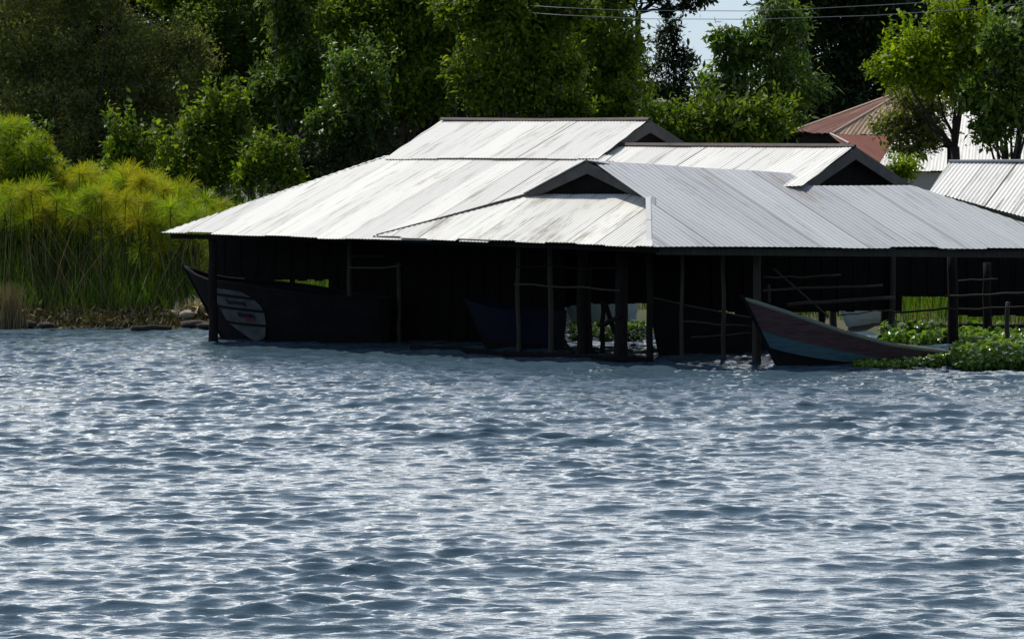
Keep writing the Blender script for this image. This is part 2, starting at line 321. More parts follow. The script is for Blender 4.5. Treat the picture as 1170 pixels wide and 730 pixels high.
E1 = atz(183, 266, 2.06); E2 = atz(745, 281, 2.06); u = nrm(E1-E2); v = np.array([-u[1], u[0], 0]); v = v if v[1] > 0 else -v
def slopeN(t): n = np.cross(u, v+Z*t); n /= np.linalg.norm(n); return n if n[2] > 0 else -n
tA, tB = 0.36, 0.40; nA, nB = slopeN(tA), slopeN(tB); dA, dB = -(v+Z*tA), -(v+Z*tB)
A_ = lambda x, y, o=0.0: onpl(x, y, E2+Z*o, nA)
house = empty('boathouse', (E2[0], E2[1]+1, 0), 'low open boathouse standing in the lake under pale corrugated tin roofs', 'boathouse')
main = empty('main_roof', tuple(A_(440, 180)), None, None); main.parent = house; main.location = tuple(A_(440, 180)-np.array(house.location))
def roofpart(name, ref):
    e = bpy.data.objects.new(name, None); C.objects.link(e); e.parent = house; e.location = tuple(np.asarray(ref)-np.array(house.location)); return e
# main (back) roof: lower tier, upper tier lapped over it
corr('lower_slope', [A_(183, 266), A_(440, 178), A_(700, 178), A_(655, 214), A_(600, 252), A_(560, 276.5)], dA, M['tin_white'], main, seed=1, rows=14)
corr('upper_slope', [A_(439, 181, .03), A_(505, 137, .03), A_(741, 137, .03), A_(682, 182, .03)], dA, M['tin_white'], main, seed=2, ragged=0.015)
vr = np.dot(A_(505, 137)-E2, v)
def mir(P, vc=None): q = np.dot(P-E2, v); return P+v*2*((vr if vc is None else vc)-q)
dAb = v-Z*tA
corr('rear_slope', [A_(505, 137), mir(A_(440, 180)), mir(A_(183, 266)), mir(A_(183, 266))-u*1.6, A_(505, 137)-u*0.2], dAb, M['tin_white'], main, seed=3, rows=6)
corr('rear_slope', [A_(505, 137)-u*0.2, A_(505, 137)-u*0.2+dAb*1.5, A_(741, 137)+dAb*1.5, A_(741, 137)], dAb, M['tin_white'], main, seed=21, rows=4)  # unseen rear slope cut short to let sun reach the interior
q1, q2 = A_(183, 266), A_(440, 180)
corr('hip_slope', [q2+Z*.01, mir(q2)+Z*.01, mir(q1), q1], u-Z*0.6, M['tin_white'], main, seed=4, rows=6)
mb = MB(); a, b = A_(440, 180), mir(A_(440, 180)); k = A_(505, 137)
mb.slab([a+u*.02-Z*.02, b+u*.02-Z*.02, k-Z*.05], -u*.04); mb.build('rear_gable', M['wood_dark'], main)
mb = MB(); a, b = A_(504, 137, .05), A_(742, 137, .05); m1 = (a+b)/2-Z*.02
for p, q in ((a, m1), (m1, b)):
    mb.slab([p+dA*.06+Z*.012, p+Z*.035, q+Z*.035, q+dA*.06+Z*.012], Z*.012); mb.slab([p+Z*.035, p+dAb*.06+Z*.012, q+dAb*.06+Z*.012, q+Z*.035], Z*.012)
mb.build('ridge_cap', M['ridge'], main)
# gable at the right end of the upper tier
def gable(parent, pk, sdir, outn, t, w, board, board2, seedn, lvl=None, inset=0.18, bw=0.2, wf=None):
    """dark gable: barge boards under the roof edge, recessed dark infill. sdir horizontal along the gable, outn outward"""
    g = roofpart('gable', pk)
    g.parent = parent; g.location = tuple(np.asarray(pk)-np.array(house.location)-np.array(parent.location))
    for s in (-1, 1):
        mb = MB(); ww = (wf or w) if s < 0 else w; a = pk-Z*.03; b = pk+sdir*s*ww-Z*(t*ww+.03)
        mb.slab([a, b, b-Z*bw, a-Z*bw*1.05], -outn*.03); mb.build('barge_board', board, g)
    mb = MB(); a = pk-outn*inset-Z*.04
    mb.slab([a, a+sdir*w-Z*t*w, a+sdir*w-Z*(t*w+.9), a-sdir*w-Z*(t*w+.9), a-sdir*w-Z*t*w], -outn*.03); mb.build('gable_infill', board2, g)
    return g
pkA = A_(741, 137, .03); gable(main, pkA-u*.05, v, -u, tA, 2.4, M['board'], M['wood_dark'], 1)
# front cross roof: left skirt, gablet, grey slope
front = roofpart('front_roof', onpl(675, 184, E2, nA))
B_ = lambda x, y, o=0.0: onpl(x, y, E2+Z*(.03+o), nB)
corr('skirt_slope', [B_(427, 269.5), B_(605, 221), B_(743, 221), B_(746, 281.5)], dB, M['tin_stained'], front, seed=5, rows=10, ragged=.045)
mb = MB(); a, b = B_(427, 269), B_(605, 221); mb.slab([a-Z*.01, b-Z*.01, b-Z*.13, a-Z*.05], u*.02); mb.build('verge_shade_board', M['wood_dark'], front)  # dark board added for the shadow gap under the raised sheet edge
mb = MB(); mb.tube([B_(430, 268.6, .0), B_(520, 245, .02), B_(603, 222, .02)], [.016, .022, .026], 6); mb.build('verge_shade_roll', M['ridge'], front)  # dark roll added as the shadow gap and rust along this edge
P1, P2 = B_(604, 222), B_(742, 222); pkB = onpl(675, 184, (P1+P2)/2, v)
Cd = -0.10; C_ = lambda x, y, o=0.0: onpl(x, y, E2+Z*(Cd+o), nA)
QG = C_(903, 199, .05); nG = np.cross(QG-E2, pkB-E2); nG = nrm(nG); nG = nG if nG[2] > 0 else -nG
G_ = lambda x, y, o=0.0: onpl(x, y, E2+nG*o, nG)
dG = G_(960, 275)-G_(830, 190)
corr('grey_slope', [G_(746, 281.5), G_(743, 222), G_(675, 183.5), G_(903, 198), G_(917, 212), G_(1042, 212.5), G_(1170, 254.5), G_(1262, 284.5)], dG, M['tin_grey'], front, seed=6, rows=12, ragged=0.03, amp=.0034)
corr('lap_slope', [G_(746, 281.8, .03), G_(744, 232, .03), G_(852, 279, .03), G_(851, 281.3, .03)], dG, M['tin_stained'] if False else M['tin_grey'], front, seed=9, rows=6, ragged=0.02, amp=.0034)
# rear and side closing slopes of the front roof
bk = np.array([0.1, 1.0, -0.36])
corr('rear_slope', [pkB-Z*.02, QG-Z*.02, QG+bk*2.2, pkB+bk*2.2], bk, M['tin_grey'], front, seed=10, rows=4)
a, b = G_(1042, 213), G_(1262, 285)
corr('rear_slope', [a-Z*.02, b-Z*.02, b+np.array([0.2, 1.4, -.1]), a+np.array([.1, 1.4, -.5])], np.array([.3, 1, -.3]), M['tin_grey'], front, seed=11, rows=4)  # unseen; kept short so sun reaches the weeds behind the posts
mb = MB()
for x0, x1, o0, o1 in ((737.5, 743.2, -.005, .022), (743.4, 748.8, .022, .006)):
    for ya, yb in ((225, 251), (249.5, 281.6)):
        l_ = .006 if ya < 230 else 0.0; e0, e1 = (ya-221)/40, (yb-221)/40
        mb.slab([G_(x0+e0, ya, o0+l_), G_(x1+e0, ya, o1+l_), G_(x1+e1, yb, o1+l_), G_(x0+e1, yb, o0+l_)], -nG*.01)
mb.build('hip_flashing', M['tin_flash'], front)
gu = nrm(P1-P2); g = roofpart('gable', pkB); g.parent = front; g.location = tuple(pkB-np.array(house.location)-np.array(front.location))
fw = -v
for a, b in ((pkB, P1), (pkB, P2)):
    mb = MB(); a = a+fw*.12-Z*.015; b = b+fw*.12-Z*.0; e = nrm(b-a)
    mb.slab([a, b+e*.06, b-Z*.07+(pkB-b)*.0, a+(b-a)*.68-Z*.16, a-Z*.21], v*.03); mb.build('barge_board', M['board'], g)
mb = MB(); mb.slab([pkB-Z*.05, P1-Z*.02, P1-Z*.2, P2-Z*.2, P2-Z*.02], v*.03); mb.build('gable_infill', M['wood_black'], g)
mb = MB(); a = pkB+fw*.16
for tri in ([pkB+fw*.16, P1+fw*.16, P1+v*2.0], [pkB+fw*.16, P1+v*2.0, pkB+(QG-pkB)*.8-Z*.35+v*.3]): mb.slab([q+Z*.01 for q in tri], Z*.012)
mb.build('rear_slope', M['tin_grey'], front)
# right back roof with its own gablet
backr = roofpart('rear_roof', C_(975, 167))
corr('front_slope', [C_(675, 178), C_(690, 165.7), C_(976, 167), C_(917, 213), C_(905, 214), C_(700, 205), C_(655, 195)], dA, M['tin_white'], backr, seed=7)
vc = np.dot(C_(975, 167)-E2, v); a, b = C_(690, 166), C_(976, 167)
corr('rear_slope', [a, b, b+dAb*1.3, a+dAb*1.3], dAb, M['tin_white'], backr, seed=8, rows=6)  # unseen; shortened so sunlight gets in from the rear
mb = MB(); a = C_(684, 165.6, .02); b = C_(977, 167, .02)
mb.slab([a+dA*.05, a+Z*.03, b+Z*.03, b+dA*.05], Z*.012); mb.slab([a+Z*.03, a+dAb*.05, b+dAb*.05, b+Z*.03], Z*.012); mb.build('ridge_cap', M['ridge'], backr)
gable(backr, C_(976, 167)-u*.04, v, -u, tA, 2.3, M['board'], M['wood_black'], 2, wf=1.72)

# ------------------------------------------------------------------ boathouse frame: posts, rails, walls
def pole(name, x, y0, y1, w, mat, amp=0.015, zoff=-0.6, Yb=None):
    """post seen between image rows y0 (top) and y1 (foot in the water)"""
    b = atz(x, y1, 0.0) if Yb is None else aty(x, y1, Yb); t = aty(x+rng.uniform(-1.5, 1.5), y0, b[1])
    mb = MB(); mb.tube([b+Z*zoff]+wob(b, t, 5, amp), [w*1.1]+[w*1.08, w, w*.98, w*.95, w*.92, w*.9], 8)
    return mb.build(name, mat, house, smooth=True)
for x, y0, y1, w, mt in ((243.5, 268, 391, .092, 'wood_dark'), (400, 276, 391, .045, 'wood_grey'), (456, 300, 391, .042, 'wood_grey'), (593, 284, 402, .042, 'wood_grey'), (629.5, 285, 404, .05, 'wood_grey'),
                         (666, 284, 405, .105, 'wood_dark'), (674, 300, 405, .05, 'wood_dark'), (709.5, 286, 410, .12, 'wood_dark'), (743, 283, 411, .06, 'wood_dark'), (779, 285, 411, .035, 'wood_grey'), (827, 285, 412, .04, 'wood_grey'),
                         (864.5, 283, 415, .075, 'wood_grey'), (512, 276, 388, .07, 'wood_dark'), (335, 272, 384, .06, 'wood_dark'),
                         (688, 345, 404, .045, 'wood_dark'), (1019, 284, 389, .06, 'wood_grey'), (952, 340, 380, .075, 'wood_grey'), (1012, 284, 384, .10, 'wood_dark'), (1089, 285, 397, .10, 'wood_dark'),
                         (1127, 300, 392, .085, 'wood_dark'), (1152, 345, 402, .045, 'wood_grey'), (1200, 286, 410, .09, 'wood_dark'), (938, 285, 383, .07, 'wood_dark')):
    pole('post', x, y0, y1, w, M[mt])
def rail(x0, y0, Y0, x1, y1, Y1, w, mt, sag=0.0, amp=.012):
    a, b = aty(x0, y0, Y0), aty(x1, y1, Y1); p = wob(a, b, 6, amp); p = [q-Z*sag*4*(i/6)*(1-i/6) for i, q in enumerate(p)]
    mb = MB(); mb.tube(p, w, 6); mb.build('rail', M[mt], house, smooth=True)
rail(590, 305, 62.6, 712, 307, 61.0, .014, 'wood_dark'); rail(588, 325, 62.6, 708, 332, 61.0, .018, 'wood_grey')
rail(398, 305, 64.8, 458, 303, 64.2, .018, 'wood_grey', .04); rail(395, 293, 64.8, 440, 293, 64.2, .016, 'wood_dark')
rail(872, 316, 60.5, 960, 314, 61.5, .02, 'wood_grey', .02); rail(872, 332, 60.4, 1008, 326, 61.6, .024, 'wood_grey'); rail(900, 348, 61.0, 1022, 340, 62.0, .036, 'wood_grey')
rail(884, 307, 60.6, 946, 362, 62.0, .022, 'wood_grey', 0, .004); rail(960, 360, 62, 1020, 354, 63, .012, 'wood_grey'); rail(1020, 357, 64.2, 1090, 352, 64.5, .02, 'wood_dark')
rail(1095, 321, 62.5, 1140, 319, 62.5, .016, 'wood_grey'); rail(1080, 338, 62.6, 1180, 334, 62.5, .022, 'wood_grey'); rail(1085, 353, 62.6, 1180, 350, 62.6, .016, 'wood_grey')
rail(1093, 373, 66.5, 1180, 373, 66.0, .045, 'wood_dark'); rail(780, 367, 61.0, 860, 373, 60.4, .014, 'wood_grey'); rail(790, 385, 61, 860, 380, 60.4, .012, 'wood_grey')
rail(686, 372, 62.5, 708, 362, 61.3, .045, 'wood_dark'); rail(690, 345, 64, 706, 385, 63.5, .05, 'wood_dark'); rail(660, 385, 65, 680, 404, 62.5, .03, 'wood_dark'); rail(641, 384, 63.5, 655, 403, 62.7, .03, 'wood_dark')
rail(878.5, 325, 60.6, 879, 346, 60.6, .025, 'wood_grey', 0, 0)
# eave plates under the sheet edges
def eave(a, b, mt, drop=.075, h=.09):
    mb = MB(); mb.beam(np.asarray(a)-Z*drop+v*.25, np.asarray(b)-Z*drop+v*.25, .05, h); mb.build('eave_plate', M[mt], house)
eave(A_(186, 266), A_(430, 269), 'wood_dark'); eave(B_(430, 270), B_(742, 281), 'wood_dark')
mb = MB(); mb.beam(G_(750, 281)-Z*.10+np.array([0, .25, 0]), G_(1255, 285)-Z*.10+np.array([0, .25, 0]), .05, .12); mb.build('eave_plate', M['wood_grey'], house)
# dark plank panels added to black out the interior; the bank shows through gaps
def wall(x0, x1, yt, yb, Ya, Yb, mt='wood_black'):
    """vertical plank panel between image columns x0..x1, set at depth Ya..Yb"""
    mb = MB(); n = max(1, int((x1-x0)/9))
    for i in range(n):
        f0, f1 = i/n, (i+1)/n; xa, xb = x0+(x1-x0)*f0, x0+(x1-x0)*f1; ya = Ya+(Yb-Ya)*f0; yb_ = Ya+(Yb-Ya)*f1; o = .03*(i % 2)+rng.uniform(0, .004)
        j = rng.uniform(-1.2, 1.2); k_ = rng.uniform(-1.2, 1.2)
        g_ = .08 if rng.random() < .12 else -.6
        p = [aty(xa+g_, yt, ya+o), aty(xb-g_, yt, yb_+o), aty(xb-g_, yb+j, yb_+o), aty(xa+g_, yb+j, ya+o)]
        mb.slab(p, np.array([0, .025, 0]))
    return mb.build('dark_plank_panel', M[mt], house)
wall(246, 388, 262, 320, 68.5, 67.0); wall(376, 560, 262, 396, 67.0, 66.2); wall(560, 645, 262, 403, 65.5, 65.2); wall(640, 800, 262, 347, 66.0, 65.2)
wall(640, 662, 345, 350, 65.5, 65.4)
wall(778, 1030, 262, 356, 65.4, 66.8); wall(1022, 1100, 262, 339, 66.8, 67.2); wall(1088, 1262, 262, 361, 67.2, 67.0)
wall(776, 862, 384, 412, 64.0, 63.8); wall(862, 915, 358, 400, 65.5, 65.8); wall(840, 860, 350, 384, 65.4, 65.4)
# floorless: black pole stands in for dark reflections along the front waterline
mb = MB(); mb.tube(wob(atz(470, 398, .04), atz(745, 412, .04), 8, .02), .06, 7); mb.build('waterline_shade', M['wood_black'], house, smooth=True)

# ------------------------------------------------------------------ boats
def lerp(a, b, t): return a+(b-a)*t
def boat(name, label, bow, stern, zg, zk=-0.18, rake=0.6, beam=1.3, mats=None, fs=(0, .30, .52, 1), transom=.35, rail_r=.035, marks=None, thw=(.25, .45, .62), rail_mat=None, group='wooden boats moored at the boathouse'):
    """plank boat; bow, stern = gunwale ends in plan (x, y); zg(s) sheer height, s = 0 stern .. 1 bow"""
    bow, stern = np.array([*bow, 0.]), np.array([*stern, 0.]); ax = nrm(bow-stern); L = np.linalg.norm(bow-stern); sd_ = np.array([ax[1], -ax[0], 0])
    if sd_[1] > 0: sd_ = -sd_                                             # +sd_ is the side towards the lake
    root = empty(name, tuple((bow+stern)/2), label, 'boat', group)
    def hb(s): return beam/2*(transom+(1-transom)*min(1, s/.35)**.7 if s < .35 else (1-((s-.35)/.65)**2.2))
    def pt(s, f, side, inset=0.0):
        xk = (L-rake)*s; x = lerp(xk, L*s, f); zk_ = zk+max(0, (s-.75)/.25)**2*.12
        return stern+ax*x+sd_*side*max(0, hb(s)*(.5+.5*f**.8)-inset)+Z*lerp(zk_, zg(s), f)
    SSS = np.linspace(0, 1, 25)
    names = ('bottom', 'lower_strake', 'upper_strake')
    for j, (f0, f1) in enumerate(zip(fs[:-1], fs[1:])):
        mb = MB()
        for side in (1, -1):
            for a, b in zip(SSS[:-1], SSS[1:]):
                o = .012*j
                q = [pt(a, f0, side), pt(b, f0, side), pt(b, f1, side), pt(a, f1, side)]
                q = [p+sd_*side*o*(1 if 0 else 1)*(hb(s_) > .02) for p, s_ in zip(q, (a, b, b, a))]
                mb.slab(q, -sd_*side*.03)
        if j == 0:
            for a, b in zip(SSS[:-1], SSS[1:]): mb.slab([pt(a, 0, 1), pt(b, 0, 1), pt(b, 0, -1), pt(a, 0, -1)], Z*.03)
        mb.build(names[j], mats[j], root)
    mb = MB(); mb.slab([pt(0, 0, 1), pt(0, 1, 1), pt(0, 1, -1), pt(0, 0, -1)], ax*.04); mb.build('transom', mats[2], root)
    for side in (1, -1):
        mb = MB(); mb.tube([pt(s, 1, side)+Z*.01 for s in SSS], [rail_r]*24+[rail_r*.7], 6); mb.build('gunwale', rail_mat or mats[2], root, smooth=True)
    mb = MB(); mb.tube([pt(1, f, 1)+ax*.015 for f in (0, .3, .6, 1, 1.05)], rail_r*.8, 6); mb.build('stem', mats[0], root, smooth=True)
    for s in thw:
        mb = MB(); mb.slab([pt(s, .8, 1), pt(s, .8, -1), pt(s+.04, .8, -1), pt(s+.04, .8, 1)], Z*.03); mb.build('thwart', M['wood_grey'], root)
    return root, pt, sd_, ax
def sheer(pairs, bow, stern):
    """sheer heights measured along the boat's axis plane"""
    b, s = np.array([*bow, 0.]), np.array([*stern, 0.]); n = np.cross(nrm(b-s), Z); L2 = np.dot(b-s, b-s); S_, Z_ = [], []
    for x, y in pairs: p = onpl(x, y, s, n); S_.append(np.dot(p-s, b-s)/L2); Z_.append(p[2])
    o = np.argsort(S_); S_, Z_ = np.array(S_)[o], np.array(Z_)[o]
    return lambda t: float(np.interp(t, S_, Z_))
# the red and teal boat at the right
bw = aty(851, 343, 59.2); st = aty(1092, 405, 61.6)
zf = sheer([(851, 342), (880, 353.5), (902, 362), (943, 378), (994, 392.5), (1040, 398.5), (1092, 405)], bw[:2], st[:2])
boat('rowing_boat', 'old wooden boat with faded red and teal planks, high bow lifted beside the weeds', bw[:2], st[:2], zf, zk=-0.3, rake=0.82, beam=1.15, mats=(M['hull_black'], M['teal_paint'], M['red_paint']), fs=(0, .38, .60, 1), rail_r=.042, rail_mat=M['green_rail'])
# the dark boat with the painted panel at the left
bw = aty(211, 305, 67.6); st = aty(440, 341, 65.7)
zf = sheer([(211, 305), (228, 314), (250, 320), (290, 324), (330, 329), (380, 337), (440, 342)], bw[:2], st[:2])
bt, pt, sd_, ax = boat('fishing_boat', 'black boat with long upturned prow and a grey painted panel, under the left roof corner', bw[:2], st[:2], zf, zk=-0.12, rake=0.85, beam=1.5, mats=(M['hull_black'], M['hull_black'], M['hull_black']), rail_r=.035, thw=(.3, .5))
def hullpatch(name, s0, s1, fa, fb, mat, off=.03, n=8, par=bt):
    mb = MB(); sss = np.linspace(s0, s1, n+1)
    for a, b in zip(sss[:-1], sss[1:]):
        q = [pt(a, fa(a), 1), pt(b, fa(b), 1), pt(b, fb(b), 1), pt(a, fb(a), 1)]; mb.slab([p+sd_*off for p in q], -sd_*.012)
    return mb.build(name, mat, par)
m_ = lambda s: 1-(1-s)*1.47
panel_lo = lambda s: np.interp(s, [m_(q) for q in (.70, .72, .76, .82, .90)], [.62, .40, .14, .10, .35]); panel_hi = lambda s: np.interp(s, [m_(q) for q in (.70, .72, .76, .90)], [.66, .80, .90, .90])
pn = hullpatch('painted_panel', m_(.705), m_(.90), panel_lo, panel_hi, M['hull_pale'], .04, 12)
for f in (.36, .60, .80):
    hullpatch('rubbing_strip', m_(.69), m_(.92), lambda s, f=f: f-.02, lambda s, f=f: f+.02, M['hull_black'], .055, 6)
r = np.random.default_rng(5)
for f, s0, s1, mt in ((.70, .765, .84, 'mark_dark'), (.505, .755, .825, 'mark_dark'), (.45, .76, .80, 'mark_red')):
    mb = MB(); s = m_(s0); s1 = m_(s1)
    while s < s1:
        w = r.uniform(.006, .013); h = r.uniform(.02, .04)
        q = [pt(s, f-h, 1), pt(s+w, f-h+r.uniform(-.01, .01), 1), pt(s+w, f+h, 1), pt(s, f+h*r.uniform(.4, 1), 1)]; mb.slab([p+sd_*.052 for p in q], -sd_*.008); s += w+r.uniform(.002, .004)
    mb.build('worn_lettering', M[mt], bt)
# boats inside the shelter
bw = aty(741, 340, 62.0); st = aty(905, 366, 64.5)
zf = sheer([(741, 340), (775, 350), (820, 360), (905, 372)], bw[:2], st[:2])
boat('canoe', 'dark boat with pale bow edge inside the boathouse, behind the red and teal boat', bw[:2], st[:2], zf, zk=-.15, rake=.30, beam=1.0, mats=(M['hull_black'],)*3, rail_r=.022, rail_mat=M['wood_grey'], thw=(.4,))
bw = aty(640, 362, 69.6); st = aty(722, 350, 71.2)
boat('pale_boat', 'pale grey boat end seen between two thick dark posts', bw[:2], st[:2], lambda s: 0.62+.12*s**3, zk=-.05, rake=.45, beam=.9, mats=(M['hull_greywhite'],)*3, thw=(.4,), rail_r=.02)
bw = aty(530, 352, 64.8); st = aty(640, 350, 63.6)
boat('blue_boat', 'dark blue boat in the shade left of the pale boat end', bw[:2], st[:2], lambda s: .70+.2*s**2, zk=-.1, rake=.5, beam=1.1, mats=(M['hull_black'], M['hull_blue'], M['hull_blue']), thw=(.4,), rail_r=.02)
bw = aty(957, 366, 69.5); st = aty(1018, 372, 70.2)
boat('white_boat', 'small white boat in sunlight seen through the back of the boathouse', bw[:2], st[:2], lambda s: .42+.12*s**2, zk=-.02, rake=.25, beam=.7, mats=(M['hull_white'],)*3, thw=(.4,), rail_r=.02)

# ------------------------------------------------------------------ other buildings
def onY(x, y, Y): return aty(x, y, Y)
shed = empty('tin_shed', tuple(aty(1120, 240, 75)*np.array([1, 1, 0])+Z*.6), 'shed with clean white corrugated roof at the right edge behind the boathouse', 'shed')
a, b, c, d = aty(1084, 185.5, 76.5), aty(1330, 184, 76.5), aty(1285, 262, 72.5), aty(1036, 252, 72.5)
corr('roof_slope', [a, b, c, d], (c-b), M['tin_white'], shed, pitch=.085, amp=.009, seed=12)
bkd = np.array([0.1, 4, -1.1]); corr('roof_slope', [a, b, b+bkd, a+bkd], bkd, M['tin_white'], shed, seed=13, rows=4)
mb = MB(); mb.tube([a+Z*.02, b+Z*.02], .035, 6); mb.build('ridge_cap', M['tin_flash'], shed)
for p in (d+(c-d)*.04, d+(c-d)*.5, d+(c-d)*.95, a+bkd+Z*0, b+bkd):
    mb = MB(); q = np.array([p[0], p[1]+.2, groundz(p[0], p[1])-.2]); mb.tube([q, np.array([p[0], p[1]+.2, p[2]-.06])], .07, 7); mb.build('post', M['wood_dark'], shed)
mb = MB(); q = [aty(1062, 224, 78.0), aty(1300, 224, 78.0)]; mb.slab([q[0], q[1], q[1]*np.array([1, 1, 0])+Z*.2, q[0]*np.array([1, 1, 0])+Z*.2], np.array([0, .05, 0])); mb.build('dark_plank_panel', M['wood_black'], shed)

rh = empty('rusty_house', tuple(aty(1000, 150, 100)*np.array([1, 1, 0])+Z*.8), 'house with rusted red and cream hip roof half hidden behind the yellow green tree', 'house')
W0, C0, R0 = aty(907, 150, 102.5), aty(951, 153, 97), aty(1125, 160, 99.5); AP = aty(1034, 104, 101); AP2 = AP+np.array([1.5, .9, 0])
BK = W0+(R0-C0)
corr('side_slope', [W0, C0, AP], C0-AP+(W0-C0)*.6, M['tin_rust'], rh, seed=14, pitch=.1, amp=.009)
corr('front_slope', [C0, R0, AP2, AP], (C0+R0)/2-(AP+AP2)/2+np.array([-.3, 0, 0]), M['tin_rust_pale'], rh, seed=15, pitch=.1, amp=.009)
corr('rear_slope', [W0, BK, AP2, AP], (W0+BK)/2-(AP+AP2)/2, M['tin_rust'], rh, seed=16, rows=4, pitch=.1)
v0, v1, v2, v3 = aty(948, 153.5, 96.9), aty(1045, 157, 97.8), aty(1102, 190, 95.0), aty(985, 186, 94.0)
corr('porch_roof', [v0, v1, v2, v3], (v3-v0)+(v2-v1), M['tin_red'], rh, seed=17, pitch=.1, amp=.008)
mb = MB()
for p, q in ((W0, C0), (C0, R0), (R0, BK), (BK, W0)):
    c_ = (W0+R0)/2; p_, q_ = p+(c_-p)*.10, q+(c_-q)*.10
    p_, q_ = p_-Z*.05, q_-Z*.05; mb.slab([p_, q_, q_*np.array([1, 1, 0])+Z*.5, p_*np.array([1, 1, 0])+Z*.5], nrm(np.cross(q_-p_, Z))*.05)
mb.build('house_wall', M['wood_dark'], rh)
mb = MB(); mb.tube([W0, AP], .06, 6); mb.tube([C0, AP], .05, 6); mb.tube([AP, AP2], .06, 6); mb.build('ridge_cap', M['tin_rust_pale'], rh)
for p in (v2, v3):
    mb = MB(); q = p+np.array([0, .25, -.08]); mb.tube([np.array([q[0], q[1], .5]), q], .06, 6); mb.build('porch_post', M['wood_dark'], rh)
mb = MB(); p0 = aty(949, 153, 96.9); mb.tube([p0, aty(970, 164, 95.9)], .035, 6); mb.build('verge_cap', M['tin_flash'], rh)

wh = empty('white_roofed_house', tuple(aty(1090, 150, 96)*np.array([1, 1, 0])+Z*.8), 'house with large white tin roof showing between the trunks of the yellow green tree', 'house')
a, b, c, d = aty(1078, 101, 100), aty(1240, 101, 100), aty(1240, 196, 91.5), aty(1000, 196, 91.5)
a2 = aty(1040, 130, 97.4)
corr('roof_slope', [a, b, c, d, a2], (c-b), M['tin_white'], wh, seed=18, pitch=.09, amp=.007)
bkd = np.array([0, 8, -2.0]); corr('roof_slope', [a, b, b+bkd, a+bkd], bkd, M['tin_white'], wh, seed=19, rows=4)
mb = MB()
for p, q in ((d, c), (c, b+bkd), (a+bkd, d)):
    p, q = p*.97+a*.03-Z*.1, q*.97+b*.03-Z*.1; mb.slab([p, q, q*np.array([1, 1, 0])+Z*.5, p*np.array([1, 1, 0])+Z*.5], np.array([.05, .05, 0]))
mb.build('house_wall', M['plaster'], wh)

# ------------------------------------------------------------------ foliage
def leaves(centers, dirs, rad, nleaf, ln, wd, r, droop=0.3):
    """sprigs: centers (n,3) with outward dirs (n,3); nleaf leaves of length ln, width wd scattered within rad of each"""
    n = len(centers); Cc = np.repeat(centers, nleaf, 0); D = np.repeat(dirs, nleaf, 0); m_ = len(Cc)
    t = np.tile(np.linspace(-.6, 1, nleaf), n)[:, None]
    P = Cc+D*t*rad+r.normal(0, rad*.38, (m_, 3))
    a = D*.5+r.normal(0, .7, (m_, 3)); a[:, 2] -= droop; a /= np.linalg.norm(a, axis=1, keepdims=True)
    nn = r.normal(0, .55, (m_, 3)); nn[:, 2] += .8; s = np.cross(a, nn); s /= np.linalg.norm(s, axis=1, keepdims=True)+1e-9; up = np.cross(s, a)
    sc = r.uniform(.6, 1.25, (m_, 1))*np.repeat(np.exp(r.normal(0, .25, (n, 1))), nleaf, 0); l = ln*sc; w = wd*sc
    V = np.stack([P, P+a*l*.45+s*w*.5+up*w*.12, P+a*l, P+a*l*.45-s*w*.5+up*w*.12], 1).reshape(-1, 3)
    i = np.arange(m_)[:, None]*4; return V, i+np.array([[0, 1, 2, 3]])
def crown_pts(lobes, dens, r, sub=9, hollow=.45, front_bias=0.0):
    """sprig centres on clumpy sub-lobes of ellipsoid lobes (cx,cy,cz,rx,ry,rz)"""
    Cs, Ds = [], []
    for (c, R) in lobes:
        c, R = np.asarray(c, float), np.asarray(R, float); g = (R[0]*R[1]*R[2])**(1/3)
        k = max(4, int(sub*max(1, g/1.0)))
        d = r.normal(0, 1, (k, 3)); d /= np.linalg.norm(d, axis=1, keepdims=True)
        sc = c+d*R*r.uniform(hollow, .95, (k, 1)); sr = r.uniform(.20, .38, k)*g
        for q, s in zip(sc, sr):
            n = max(3, int(2.3*dens*s*s)); e = r.normal(0, 1, (n, 3)); e /= np.linalg.norm(e, axis=1, keepdims=True); e[:, 2] = np.where(e[:, 2] < -.35, -e[:, 2]*.5, e[:, 2])
            Cs.append(q+e*s*np.array([1.15, 1.15, .8])*r.uniform(.55, 1.0, (n, 1))); o = e+.5*(q-c)/np.linalg.norm(R)+np.array([0, 0, .25]); Ds.append(o/np.linalg.norm(o, axis=1, keepdims=True))
    return np.concatenate(Cs), np.concatenate(Ds)
